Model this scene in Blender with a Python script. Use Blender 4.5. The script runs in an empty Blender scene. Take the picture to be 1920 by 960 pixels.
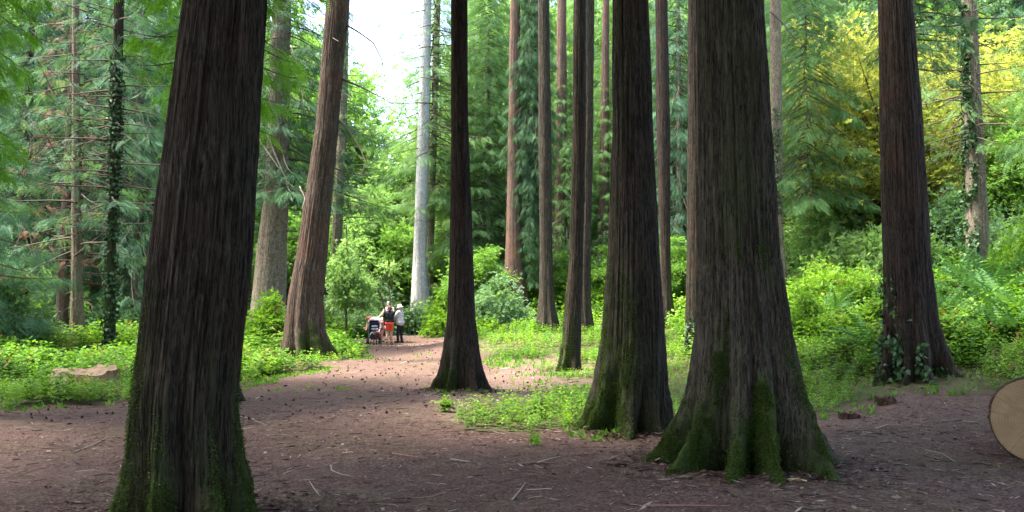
import bpy, math, random
import numpy as np
from mathutils import Vector

S = bpy.context.scene
COL = S.collection
R = math.radians

# ------------------------------------------------------------------ camera, sky, sun, exposure
CAM_H, FPX, PITCH = 1.6, 1600.0, math.atan(90 / 1600.0)
cam_d = bpy.data.cameras.new('camera'); cam = bpy.data.objects.new('camera', cam_d); COL.objects.link(cam)
cam_d.sensor_width = 36.0; cam_d.lens = FPX / 1920 * 36; cam_d.clip_end = 600; cam_d.clip_start = 0.05
cam.location = (0, 0, CAM_H); cam.rotation_euler = (math.pi / 2 + PITCH, 0, 0)
S.camera = cam

SUN_EL, SUN_AZ = R(67), R(-92)          # azimuth from +Y (view direction), clockwise positive
w = bpy.data.worlds.new('World'); S.world = w; w.use_nodes = True
nt = w.node_tree; nt.nodes.clear()
sky = nt.nodes.new('ShaderNodeTexSky'); sky.sky_type = 'NISHITA'; sky.sun_disc = False
sky.sun_elevation = SUN_EL; sky.sun_rotation = SUN_AZ; sky.dust_density = 3.0; sky.air_density = 1.0; sky.ozone_density = 1.0
bg = nt.nodes.new('ShaderNodeBackground'); bg.inputs[1].default_value = 0.15
wo = nt.nodes.new('ShaderNodeOutputWorld')
nt.links.new(sky.outputs[0], bg.inputs[0]); nt.links.new(bg.outputs[0], wo.inputs[0])
sd = bpy.data.lights.new('sun', 'SUN'); sd.energy = 3.0; sd.angle = R(12); sd.color = (1.0, 0.95, 0.86)
sun = bpy.data.objects.new('sun', sd); COL.objects.link(sun)
sdir = Vector((math.sin(SUN_AZ) * math.cos(SUN_EL), math.cos(SUN_AZ) * math.cos(SUN_EL), math.sin(SUN_EL)))
sun.rotation_euler = sdir.to_track_quat('Z', 'Y').to_euler(); sun.location = sdir * 60
S.view_settings.view_transform = 'Standard'; S.view_settings.look = 'None'
S.view_settings.exposure = 3.3; S.view_settings.gamma = 1.0; S.view_settings.use_curve_mapping = False
S.render.engine = 'CYCLES'
S.cycles.max_bounces = 7; S.cycles.diffuse_bounces = 5; S.cycles.glossy_bounces = 2; S.cycles.transmission_bounces = 5
S.cycles.sample_clamp_indirect = 6.0

# ------------------------------------------------------------------ numpy noise
def _h(i, j, k, s):
    n = (i * 374761393 + j * 668265263 + k * 2147483647 + s * 974634777).astype(np.int64) & 0xffffffff
    n = ((n ^ (n >> 13)) * 1274126177) & 0xffffffff
    n = ((n ^ (n >> 16)) * 2246822519) & 0xffffffff
    return ((n ^ (n >> 15)) & 0xffffff) / float(0xffffff)
def vnoise(x, y, z=0.0, s=0):
    x, y, z = np.broadcast_arrays(np.asarray(x, float), np.asarray(y, float), np.asarray(z, float))
    xi, yi, zi = np.floor(x).astype(np.int64), np.floor(y).astype(np.int64), np.floor(z).astype(np.int64)
    fx, fy, fz = x - xi, y - yi, z - zi
    fx, fy, fz = [f * f * f * (f * (6 * f - 15) + 10) for f in (fx, fy, fz)]
    o = 0
    for a in (0, 1):
        for b in (0, 1):
            for c in (0, 1):
                o = o + _h(xi + a, yi + b, zi + c, s) * (fx if a else 1 - fx) * (fy if b else 1 - fy) * (fz if c else 1 - fz)
    return o * 2 - 1
def fbm(x, y, z=0.0, s=0, o=3):
    t, a, f = 0, 1.0, 1.0
    for k in range(o):
        t = t + a * vnoise(np.asarray(x) * f, np.asarray(y) * f, np.asarray(z) * f, s + k * 17); a *= .5; f *= 2.03
    return t
def sstep(a, b, x):
    t = np.clip((np.asarray(x, float) - a) / (b - a), 0, 1); return t * t * (3 - 2 * t)

# ------------------------------------------------------------------ terrain function and pixel rays
def terrain(x, y, fine=True):
    x = np.asarray(x, float); y = np.asarray(y, float)
    h = 0.85 * sstep(14, 40, y) * sstep(-4, 1.5, x)
    h = h + 0.21 * np.log1p(np.exp((x - 4.2) * 2.0)) / 2.0 * sstep(8.5, 18, y)
    h = h + 0.45 * sstep(20, 42, y) * sstep(-5, -12, x)
    h = h + 3.2 * sstep(38, 85, y) + 9.0 * sstep(80, 190, y)
    h = h + 0.25 * sstep(-9, -40, x) * 4
    h = h + 0.10 * fbm(x * .22, y * .22, 0, 5, 2) * sstep(4, 14, np.hypot(x, y))
    if fine:
        h = h + 0.022 * fbm(x * 1.7, y * 1.7, 0, 9, 3)
    return h
def th(x, y): return float(terrain(np.array([x]), np.array([y]))[0])
def ray(px, py):
    a, b = (px - 960) / FPX, (480 - py) / FPX
    c, s = math.cos(PITCH), math.sin(PITCH)
    return np.array([a, c - b * s, s + b * c])
def at_depth(px, py, d):
    v = ray(px, py); t = d / v[1]; return np.array([0, 0, CAM_H]) + v * t
def ground_hit(px, py):
    v = ray(px, py); t = np.linspace(1.5, 120, 12000)
    p = np.array([0, 0, CAM_H])[None] + v[None] * t[:, None]
    below = np.nonzero(p[:, 2] < terrain(p[:, 0], p[:, 1], False))[0]
    i = below[0] if len(below) else len(t) - 1
    return p[i]

# ------------------------------------------------------------------ object helpers
def tag(o, label, cat, group=None, kind=None):
    if label: o['label'] = label
    if cat: o['category'] = cat
    if group: o['group'] = group
    if kind: o['kind'] = kind
    return o
def empty(name, loc, rz=0.0):
    o = bpy.data.objects.new(name, None); COL.objects.link(o); o.location = loc; o.rotation_euler = (0, 0, rz)
    o.empty_display_size = 0.2; return o
def build(name, V, F, mats, parent=None, mi=None, attrs=None, smooth=True, loc=None):
    """V (n,3); F (m,4) quads (a triangle repeats nothing: use -1 in the last slot)."""
    V = np.asarray(V, np.float32); F = np.asarray(F, np.int64)
    me = bpy.data.meshes.new(name)
    me.vertices.add(len(V)); me.vertices.foreach_set('co', V.ravel())
    tri = F[:, 3] < 0
    cnt = np.where(tri, 3, 4)
    st = np.concatenate([[0], np.cumsum(cnt)[:-1]])
    flat = F.ravel(); flat = flat[flat >= 0]
    me.loops.add(len(flat)); me.loops.foreach_set('vertex_index', flat.astype(np.int32))
    me.polygons.add(len(F)); me.polygons.foreach_set('loop_start', st.astype(np.int32))
    if mi is not None: me.polygons.foreach_set('material_index', np.asarray(mi, np.int32))
    me.update(calc_edges=True)
    me.polygons.foreach_set('use_smooth', np.full(len(F), bool(smooth)))
    for k, a in (attrs or {}).items():
        at = me.attributes.new(k, 'FLOAT', 'POINT'); at.data.foreach_set('value', np.asarray(a, np.float32))
    for m in (mats if isinstance(mats, (list, tuple)) else [mats]): me.materials.append(m)
    o = bpy.data.objects.new(name, me); COL.objects.link(o)
    if parent is not None: o.parent = parent
    if loc is not None: o.location = loc
    return o
class MB:
    def __init__(s): s.V, s.F, s.M, s.A, s.n = [], [], [], [], 0
    def add(s, V, F, m=0, a=0.5):
        V = np.asarray(V, float).reshape(-1, 3); F = np.asarray(F, np.int64).reshape(-1, 4)
        s.V.append(V); s.F.append(np.where(F >= 0, F + s.n, -1)); s.M.append(np.full(len(F), m))
        s.A.append(np.broadcast_to(np.asarray(a, float), (len(V),)).copy()); s.n += len(V)
    def tube(s, P, rad, k=6, m=0, a=0.5, cap=True):
        P = np.asarray(P, float); n = len(P); rad = np.broadcast_to(np.asarray(rad, float), (n,))
        T = np.gradient(P, axis=0); T /= np.linalg.norm(T, axis=1)[:, None] + 1e-9
        ref = np.array([0, 0, 1.0]) if abs(T[:, 2]).mean() < .8 else np.array([1.0, 0, 0])
        A = np.cross(T, ref); A /= np.linalg.norm(A, axis=1)[:, None] + 1e-9
        B = np.cross(T, A)
        t = np.arange(k) * 2 * math.pi / k
        V = P[:, None] + rad[:, None, None] * (np.cos(t)[None, :, None] * A[:, None] + np.sin(t)[None, :, None] * B[:, None])
        i = np.arange(n - 1)[:, None] * k; j = np.arange(k)[None]; j2 = (j + 1) % k
        F = np.stack([i + j, i + j2, i + k + j2, i + k + j], -1).reshape(-1, 4)
        V = V.reshape(-1, 3)
        if cap:
            V = np.vstack([V, P[0], P[-1]]); c0 = n * k
            jj = np.arange(k); e = np.full(k, -1)
            F = np.vstack([F, np.stack([(jj + 1) % k, jj, np.full(k, c0), e], -1),
                           np.stack([(n - 1) * k + jj, (n - 1) * k + (jj + 1) % k, np.full(k, c0 + 1), e], -1)])
        s.add(V, F, m, a)
    def scatter(s, tpl, P, D, N, Sc, m=0, a=None):
        tv, tf = tpl
        P = np.asarray(P, float); D = np.asarray(D, float); N = np.asarray(N, float)
        D = D / (np.linalg.norm(D, axis=1)[:, None] + 1e-9)
        B = np.cross(N, D); B /= np.linalg.norm(B, axis=1)[:, None] + 1e-9
        N = np.cross(D, B)
        Sc = np.broadcast_to(np.asarray(Sc, float), (len(P),))[:, None, None]
        V = P[:, None] + Sc * (tv[None, :, 0:1] * D[:, None] + tv[None, :, 1:2] * B[:, None] + tv[None, :, 2:3] * N[:, None])
        F = (np.arange(len(P))[:, None, None] * len(tv) + np.where(tf >= 0, tf, 0)[None]).reshape(-1, 4)
        bad = np.tile(tf < 0, (len(P), 1)); F[bad.reshape(-1, 4)] = -1
        a = np.full(len(P), .5) if a is None else np.asarray(a)
        s.add(V.reshape(-1, 3), F, m, np.repeat(a, len(tv)))
    def out(s):
        return np.vstack(s.V), np.vstack(s.F), np.concatenate(s.M), np.concatenate(s.A)
    def build(s, name, mats, parent=None, smooth=True, loc=None):
        V, F, M, A = s.out()
        return build(name, V, F, mats, parent, M, {'rnd': A}, smooth, loc)

# ------------------------------------------------------------------ materials
def newmat(name):
    m = bpy.data.materials.new(name); m.use_nodes = True; m.node_tree.nodes.clear(); return m, m.node_tree
def N_(nt, t, **kw):
    n = nt.nodes.new(t)
    for k, v in kw.items():
        if k.startswith('i_'):
            key = k[2:]; key = int(key) if key.isdigit() else key.replace('_', ' ')
            n.inputs[key].default_value = v
        else: setattr(n, k, v)
    return n
def ramp(nt, fac, stops):
    r = nt.nodes.new('ShaderNodeValToRGB'); e = r.color_ramp.elements
    while len(e) < len(stops): e.new(0.5)
    for el, (p, c) in zip(e, stops): el.position = p; el.color = (*c, 1)
    nt.links.new(fac, r.inputs[0]); return r.outputs[0]
def mixc(nt, fac, a, b):
    n = nt.nodes.new('ShaderNodeMix'); n.data_type = 'RGBA'
    for sock, v in ((n.inputs[0], fac), (n.inputs[6], a), (n.inputs[7], b)):
        if hasattr(v, 'links'): nt.links.new(v, sock)
        else: sock.default_value = v if isinstance(v, (int, float)) else (*v, 1)
    return n.outputs[2]
def plain(name, col, rough=.7, spec=.3, var=.25, scale=20):
    m, t = newmat(name)
    o = N_(t, 'ShaderNodeOutputMaterial'); b = N_(t, 'ShaderNodeBsdfPrincipled', i_Roughness=rough)
    b.inputs['Specular IOR Level'].default_value = spec
    tc = N_(t, 'ShaderNodeTexCoord'); n = N_(t, 'ShaderNodeTexNoise', i_Scale=scale, i_Detail=4.0); t.links.new(tc.outputs['Object'], n.inputs['Vector'])
    c = ramp(t, n.outputs[0], [(.3, tuple(x * (1 - var) for x in col)), (.7, tuple(min(1, x * (1 + var)) for x in col))])
    t.links.new(c, b.inputs['Base Color']); t.links.new(b.outputs[0], o.inputs[0]); return m
def leafmat(name, stops, trans=.4, rough=.6, spec=.12, tcol=(1.25, 1.2, .55), shift=.25):
    m, t = newmat(name); L = t.links.new
    o = N_(t, 'ShaderNodeOutputMaterial'); b = N_(t, 'ShaderNodeBsdfPrincipled', i_Roughness=rough)
    b.inputs['Specular IOR Level'].default_value = spec
    a = N_(t, 'ShaderNodeAttribute', attribute_name='rnd'); oi = N_(t, 'ShaderNodeObjectInfo')
    ad = N_(t, 'ShaderNodeMath', operation='MULTIPLY_ADD', i_1=shift, i_2=-shift / 2); L(oi.outputs['Random'], ad.inputs[0])
    ad2 = N_(t, 'ShaderNodeMath', operation='ADD'); L(ad.outputs[0], ad2.inputs[0]); L(a.outputs['Fac'], ad2.inputs[1])
    c = ramp(t, ad2.outputs[0], stops)
    L(c, b.inputs['Base Color'])
    tr = N_(t, 'ShaderNodeBsdfTranslucent')
    mm = N_(t, 'ShaderNodeMix', data_type='RGBA', blend_type='MULTIPLY'); mm.inputs[0].default_value = 1
    L(c, mm.inputs[6]); mm.inputs[7].default_value = (*tcol, 1); L(mm.outputs[2], tr.inputs[0])
    mx = N_(t, 'ShaderNodeMixShader'); mx.inputs[0].default_value = trans
    L(b.outputs[0], mx.inputs[1]); L(tr.outputs[0], mx.inputs[2]); L(mx.outputs[0], o.inputs[0])
    return m
def barkmat(name, dark, light, red=(.16, .06, .04), redamt=.35, sz=.085, moss=(.034, .054, .010), fib=34, bump=.5, lichen=0.0):
    m, t = newmat(name); L = t.links.new
    o = N_(t, 'ShaderNodeOutputMaterial'); b = N_(t, 'ShaderNodeBsdfPrincipled', i_Roughness=.92)
    b.inputs['Specular IOR Level'].default_value = .12
    tc = N_(t, 'ShaderNodeTexCoord'); mp = N_(t, 'ShaderNodeMapping'); mp.inputs['Scale'].default_value = (1, 1, sz)
    L(tc.outputs['Object'], mp.inputs[0])
    wn = N_(t, 'ShaderNodeTexNoise', i_Scale=3.0, i_Detail=3.0); L(tc.outputs['Object'], wn.inputs['Vector'])
    vm = N_(t, 'ShaderNodeVectorMath', operation='MULTIPLY_ADD'); vm.inputs[1].default_value = (.035, .035, .04)
    L(wn.outputs['Color'], vm.inputs[0]); L(mp.outputs[0], vm.inputs[2])
    n1 = N_(t, 'ShaderNodeTexNoise', i_Scale=float(fib) * 3.0, i_Detail=4.0, i_Roughness=.72); L(vm.outputs[0], n1.inputs['Vector'])
    n2 = N_(t, 'ShaderNodeTexNoise', i_Scale=fib * .9, i_Detail=5.0, i_Roughness=.65); L(vm.outputs[0], n2.inputs['Vector'])
    n3 = N_(t, 'ShaderNodeTexNoise', i_Scale=1.6, i_Detail=5.0, i_Roughness=.6); L(tc.outputs['Object'], n3.inputs['Vector'])
    sm = N_(t, 'ShaderNodeMath', operation='MULTIPLY_ADD', i_1=.38); L(n2.outputs[0], sm.inputs[0])
    h2 = N_(t, 'ShaderNodeMath', operation='MULTIPLY', i_1=.62); L(n1.outputs[0], h2.inputs[0]); L(h2.outputs[0], sm.inputs[2])
    mid = tuple((a + c) / 2 * .85 for a, c in zip(dark, light))
    c = ramp(t, sm.outputs[0], [(.42, dark), (.5, mid), (.585, light)])
    r3 = ramp(t, n3.outputs[0], [(.5, (0, 0, 0)), (.72, (1, 1, 1))])
    rr = N_(t, 'ShaderNodeMath', operation='MULTIPLY', i_1=redamt); L(r3, rr.inputs[0])
    c = mixc(t, rr.outputs[0], c, red)
    if lichen:
        n5 = N_(t, 'ShaderNodeTexNoise', i_Scale=7.0, i_Detail=6.0, i_Roughness=.7); L(tc.outputs['Object'], n5.inputs['Vector'])
        r5 = ramp(t, n5.outputs[0], [(.5, (0, 0, 0)), (.62, (1, 1, 1))])
        l5 = N_(t, 'ShaderNodeMath', operation='MULTIPLY', i_1=lichen); L(r5, l5.inputs[0])
        c = mixc(t, l5.outputs[0], c, (.20, .225, .165))
    at = N_(t, 'ShaderNodeAttribute', attribute_name='moss')
    n4 = N_(t, 'ShaderNodeTexNoise', i_Scale=19.0, i_Detail=7.0, i_Roughness=.75); L(tc.outputs['Object'], n4.inputs['Vector'])
    mo = N_(t, 'ShaderNodeMath', operation='MULTIPLY_ADD', i_1=2.6, i_2=-1.35); L(n4.outputs[0], mo.inputs[0])
    ma = N_(t, 'ShaderNodeMath', operation='ADD', use_clamp=True); mf = N_(t, 'ShaderNodeMath', operation='MULTIPLY_ADD', i_1=2.4, i_2=-1.2); L(sm.outputs[0], mf.inputs[0]); mg = N_(t, 'ShaderNodeMath', operation='ADD'); L(mo.outputs[0], mg.inputs[0]); L(mf.outputs[0], mg.inputs[1]); L(mg.outputs[0], ma.inputs[0]); L(at.outputs['Fac'], ma.inputs[1])
    mz = N_(t, 'ShaderNodeMath', operation='MULTIPLY'); L(ma.outputs[0], mz.inputs[0]); ms_ = N_(t, 'ShaderNodeMath', operation='MULTIPLY', use_clamp=True, i_1=1.7); L(at.outputs['Fac'], ms_.inputs[0]); L(ms_.outputs[0], mz.inputs[1])
    mcol = ramp(t, n4.outputs[0], [(.3, tuple(x * .5 for x in moss)), (.7, tuple(x * 1.35 for x in moss))])
    c = mixc(t, mz.outputs[0], c, mcol)
    L(c, b.inputs['Base Color'])
    mb_ = N_(t, 'ShaderNodeMath', operation='MULTIPLY'); L(n4.outputs[0], mb_.inputs[0]); L(at.outputs['Fac'], mb_.inputs[1]); hh_ = N_(t, 'ShaderNodeMath', operation='MULTIPLY_ADD', i_1=1.4); L(mb_.outputs[0], hh_.inputs[0]); L(sm.outputs[0], hh_.inputs[2])
    bp = N_(t, 'ShaderNodeBump', i_Strength=min(1, bump * 1.6), i_Distance=.03); L(hh_.outputs[0], bp.inputs['Height'])
    L(bp.outputs[0], b.inputs['Normal']); L(b.outputs[0], o.inputs[0]); return m

BARK_DARK = barkmat('dark fibrous bark', (.006, .005, .004), (.054, .043, .030), red=(.075, .032, .022), redamt=.25)
BARK_GREY = barkmat('grey brown fibrous bark', (.008, .0065, .005), (.080, .065, .046), red=(.075, .05, .036), redamt=.2)
BARK_RED = barkmat('reddish cedar bark', (.008, .0055, .0045), (.062, .045, .035), red=(.07, .03, .02), redamt=.35)
BARK_TAN = barkmat('tan conifer bark', (.10, .075, .05), (.27, .215, .15), redamt=.1, sz=.25, fib=22)
BARK_BROWN = barkmat('brown ridged fir bark', (.06, .045, .032), (.24, .19, .14), redamt=.15, sz=.3, fib=20, lichen=.35)
BARK_SILVER = barkmat('silver grey smooth bark', (.25, .24, .22), (.50, .485, .455), redamt=0, sz=.6, fib=12, bump=.25, lichen=.3)
BARK_RUST = barkmat('rusty redwood bark', (.045, .027, .02), (.16, .105, .08), red=(.15, .062, .04), redamt=.6)
TWIG = plain('twig bark', (.075, .058, .045), .9, .1)
TWIG_PALE = plain('bleached dead wood', (.21, .175, .14), .85, .15)
LEAF_BLUE = leafmat('blue green needles', [(.1, (.03, .082, .046)), (.5, (.063, .145, .078)), (.9, (.11, .215, .115))], .38)
LEAF_GREEN = leafmat('green cedar sprays', [(.1, (.045, .105, .036)), (.5, (.085, .18, .06)), (.9, (.14, .26, .085))], .45)
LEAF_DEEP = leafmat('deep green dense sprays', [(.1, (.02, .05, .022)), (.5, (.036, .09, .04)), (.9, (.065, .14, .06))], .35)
LEAF_BRIGHT = leafmat('fresh bright green sprays', [(.1, (.06, .16, .012)), (.5, (.11, .27, .02)), (.9, (.16, .34, .03))], .6)
LEAF_BROAD = leafmat('fresh broad leaves', [(.1, (.07, .15, .025)), (.5, (.12, .24, .04)), (.9, (.19, .33, .07))], .5, tcol=(1.1, 1.15, .75))
LEAF_PALE = leafmat('pale green bushes', [(.1, (.06, .13, .06)), (.5, (.11, .21, .095)), (.9, (.19, .30, .16))], .4)
LEAF_GLADE = leafmat('pale glade leaves', [(.1, (.10, .19, .05)), (.5, (.17, .29, .085)), (.9, (.26, .38, .14))], .55, tcol=(1.1, 1.15, .8))
LEAF_YELLOW = leafmat('yellow leaves', [(.1, (.11, .17, .03)), (.5, (.25, .27, .05)), (.9, (.42, .40, .10))], .5, tcol=(1.1, 1.1, .7))
LEAF_HERB = leafmat('nettle and bramble leaves', [(0, (.13, .075, .03)), (.04, (.11, .08, .03)), (.07, (.03, .08, .012)), (.45, (.09, .20, .018)), (.8, (.16, .29, .026)), (1.0, (.24, .34, .09))], .45, shift=0)
LEAF_GRASS = leafmat('low grass', [(.1, (.045, .11, .012)), (.5, (.08, .19, .018)), (.9, (.13, .26, .03))], .4)
LEAF_FERN = leafmat('fern fronds', [(.1, (.03, .085, .025)), (.5, (.055, .14, .035)), (.9, (.10, .21, .06))], .35)
LEAF_IVY = leafmat('ivy leaves', [(.1, (.015, .04, .012)), (.5, (.03, .075, .02)), (.9, (.09, .14, .06))], .15, rough=.5, spec=.2)
LEAF_RUST = leafmat('dead rusty foliage', [(.1, (.06, .03, .02)), (.5, (.11, .055, .032)), (.9, (.17, .09, .05))], .25, tcol=(1.1, .9, .7))

# ground
def groundmat():
    m, t = newmat('forest floor'); L = t.links.new
    o = N_(t, 'ShaderNodeOutputMaterial'); b = N_(t, 'ShaderNodeBsdfPrincipled', i_Roughness=.95)
    b.inputs['Specular IOR Level'].default_value = .1
    tc = N_(t, 'ShaderNodeTexCoord')
    def noise(sc, de=6.0, ro=.65):
        n = N_(t, 'ShaderNodeTexNoise', i_Scale=sc, i_Detail=de, i_Roughness=ro); L(tc.outputs['Object'], n.inputs['Vector']); return n.outputs[0]
    n1, n2, n3, n4 = noise(34., 5., .75), noise(5., 6.), noise(.55, 5.), noise(120., 3.)
    c = ramp(t, n1, [(.34, (.013, .007, .006)), (.5, (.060, .033, .026)), (.66, (.135, .084, .066))])
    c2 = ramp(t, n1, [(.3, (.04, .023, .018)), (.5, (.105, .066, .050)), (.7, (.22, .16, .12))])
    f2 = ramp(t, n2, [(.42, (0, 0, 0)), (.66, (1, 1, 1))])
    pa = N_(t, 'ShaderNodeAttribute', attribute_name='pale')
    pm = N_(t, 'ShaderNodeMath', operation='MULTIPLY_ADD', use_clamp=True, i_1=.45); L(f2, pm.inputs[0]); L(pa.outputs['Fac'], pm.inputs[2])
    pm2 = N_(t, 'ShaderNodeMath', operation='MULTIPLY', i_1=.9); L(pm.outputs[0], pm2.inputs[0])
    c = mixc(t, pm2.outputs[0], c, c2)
    ga = N_(t, 'ShaderNodeAttribute', attribute_name='green')
    gr = ramp(t, n4, [(.3, (.035, .05, .014)), (.7, (.09, .13, .03))])
    gm = ramp(t, n3, [(.46, (0, 0, 0)), (.72, (.5, .5, .5))])
    gg = N_(t, 'ShaderNodeMath', operation='ADD', use_clamp=True); L(ga.outputs['Fac'], gg.inputs[0])
    g5 = N_(t, 'ShaderNodeMath', operation='MULTIPLY'); L(gm, g5.inputs[0]); L(f2, g5.inputs[1]); L(g5.outputs[0], gg.inputs[1])
    c = mixc(t, gg.outputs[0], c, gr)
    L(c, b.inputs['Base Color'])
    hs = N_(t, 'ShaderNodeMath', operation='MULTIPLY_ADD', i_1=.6); L(n1, hs.inputs[0]); L(n2, hs.inputs[2])
    bp = N_(t, 'ShaderNodeBump', i_Strength=.7, i_Distance=.05); L(hs.outputs[0], bp.inputs['Height']); L(bp.outputs[0], b.inputs['Normal'])
    L(b.outputs[0], o.inputs[0]); return m
GROUND = groundmat()

# ------------------------------------------------------------------ where the ground is bare, grassy or overgrown
def poly_world(pts): return np.array([ground_hit(*p)[:2] for p in pts])
def inside(P, x, y):
    r = np.zeros(x.shape, bool); n = len(P)
    for i in range(n):
        x0, y0 = P[i]; x1, y1 = P[(i + 1) % n]
        if y0 == y1: continue
        c = ((y0 > y) != (y1 > y)) & (x < (x1 - x0) * (y - y0) / (y1 - y0) + x0); r ^= c
    return r
BARE = np.vstack([[(-60, -60), (-60, 12.5)], poly_world([(-300, 775), (0, 768), (120, 764), (255, 750), (440, 728), (540, 702), (600, 690), (690, 672), (655, 655), (640, 640), (690, 632), (720, 622), (800, 616), (850, 618), (885, 640), (955, 685), (1030, 700), (1115, 722), (1120, 748), (1000, 757), (905, 772), (870, 795), (900, 808), (1000, 815), (1100, 820), (1260, 800), (1540, 775), (1640, 747), (1740, 728), (1800, 740), (1920, 742), (2300, 760)]), [(60, -60)]])
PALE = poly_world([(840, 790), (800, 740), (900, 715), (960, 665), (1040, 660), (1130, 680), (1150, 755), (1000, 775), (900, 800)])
PATCH = poly_world([(870, 800), (905, 770), (1000, 757), (1110, 748), (1130, 800), (1060, 812), (980, 815)])
PATCH2 = poly_world([(625, 672), (640, 640), (690, 645), (690, 668)])
LOWZ = poly_world([(820, 800), (880, 655), (960, 610), (1040, 600), (1250, 612), (1300, 670), (1300, 810), (1000, 830)])
STX, STY = ground_hit(163, 722)[:2]
def masks(x, y):
    jx = x + .22 * fbm(x * 1.1, y * 1.1, 0, 31, 3); jy = y + .35 * fbm(x * 1.1, y * 1.1, 0, 47, 3)
    bare = inside(BARE, jx, jy); pale = inside(PALE, jx, jy)
    patch = inside(PATCH, jx, jy) | inside(PATCH2, jx, jy)
    return bare, pale, patch

# ------------------------------------------------------------------ ground sheet
def axis(lo, hi, near, s0, g):
    a = [0.0]
    while a[-1] < hi:
        st = s0 if a[-1] < near else s0 + (a[-1] - near) * g
        a.append(a[-1] + st)
    b = [0.0]
    while b[-1] > lo:
        st = s0 if -b[-1] < near else s0 + (-b[-1] - near) * g
        b.append(b[-1] - st)
    return np.array(b[:0:-1] + a)
gx = axis(-230, 230, 12, .16, .08); gy = axis(-60, 320, 26, .14, .08)
X, Y = np.meshgrid(gx, gy); Z = terrain(X, Y)
nx, ny = len(gx), len(gy)
i = np.arange(ny - 1)[:, None] * nx + np.arange(nx - 1)[None]
F = np.stack([i, i + 1, i + nx + 1, i + nx], -1).reshape(-1, 4)
ba, pa, pt = masks(X.ravel(), Y.ravel())
g = build('ground', np.stack([X, Y, Z], -1).reshape(-1, 3), F, GROUND, None, None,
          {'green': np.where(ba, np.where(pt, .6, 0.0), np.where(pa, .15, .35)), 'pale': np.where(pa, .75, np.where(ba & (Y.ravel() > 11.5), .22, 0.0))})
tag(g, None, None, None, 'structure')

# ------------------------------------------------------------------ leaf templates
def diamonds(items):
    V, F = [], []
    for base, tip, width, nrm in items:
        base, tip = np.array(base, float), np.array(tip, float); d = tip - base
        s = np.cross(np.array(nrm, float), d); s /= np.linalg.norm(s) + 1e-9
        m = base + d * .45
        k = len(V); V += [base, m + s * width / 2, tip, m - s * width / 2]; F.append((k, k + 1, k + 2, k + 3))
    return np.array(V), np.array(F)
def frond_tpl(n, spread, width, sag, fwd=.5, tip=.15, base=.25):
    it = []
    for k in range(n):
        u = (k + .6) / n; w_ = spread * (base + (1 - base) * math.sin(math.pi * min(1, (u * .8 + .22)))) * (1 - .35 * u)
        for sg in (-1, 1):
            it.append(((u, 0, -sag * u * u), (u + w_ * fwd, sg * w_, -sag * (u + .1) ** 2 - .18 * w_), width, (0, 0, 1)))
    it.append(((1 - 2 * tip, 0, -sag * .8), (1.08, 0, -sag * 1.2), width * .8, (0, 0, 1)))
    return diamonds(it)
FROND = frond_tpl(8, .31, .06, .24)
FROND_FINE = frond_tpl(10, .27, .038, .26)
FERN_TPL = frond_tpl(16, .20, .05, .42, .15, .05, .15)
def spray_tpl(n, L, wd, seed):
    r = random.Random(seed); it = []
    for k in range(n):
        u = .15 + .85 * k / max(1, n - 1); a = (1 if k % 2 else -1) * (1.1 - .7 * u) + r.uniform(-.25, .25)
        if k == n - 1: a = 0
        l = L * r.uniform(.75, 1.15); dz = r.uniform(-.35, .25)
        b = (u, 0, -.12 * u * u); tp = (u + l * math.cos(a), l * math.sin(a), b[2] + l * dz)
        it.append((b, tp, wd * l / L, (r.uniform(-.3, .3), r.uniform(-.3, .3), 1)))
    return diamonds(it)
SPRAY = spray_tpl(7, .5, .30, 1)
def herb_tpl(seed):                       # upright stem with leaf pairs
    r = random.Random(seed); it = []
    for k in range(4):
        z = .35 + .2 * k; l = .34 * (1.15 - .16 * k); a0 = k * 1.57 + r.uniform(-.3, .3)
        for q in range(3 if k < 3 else 2):
            a = a0 + q * 2.1 + r.uniform(-.3, .3)
            it.append(((z, 0.03 * math.cos(a), .03 * math.sin(a)), (z + r.uniform(-.12, .1), l * math.cos(a), l * math.sin(a)), l * r.uniform(.5, .68), (1, r.uniform(-.2, .2), r.uniform(-.2, .2))))
    return diamonds(it)
HERBS = [herb_tpl(k) for k in range(3)]
rng = np.random.default_rng(7)
def rdir(n, zlo=-1, zhi=1):
    z = rng.uniform(zlo, zhi, n); a = rng.uniform(0, 2 * math.pi, n); q = np.sqrt(1 - z * z); return np.stack([q * np.cos(a), q * np.sin(a), z], -1)

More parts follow.
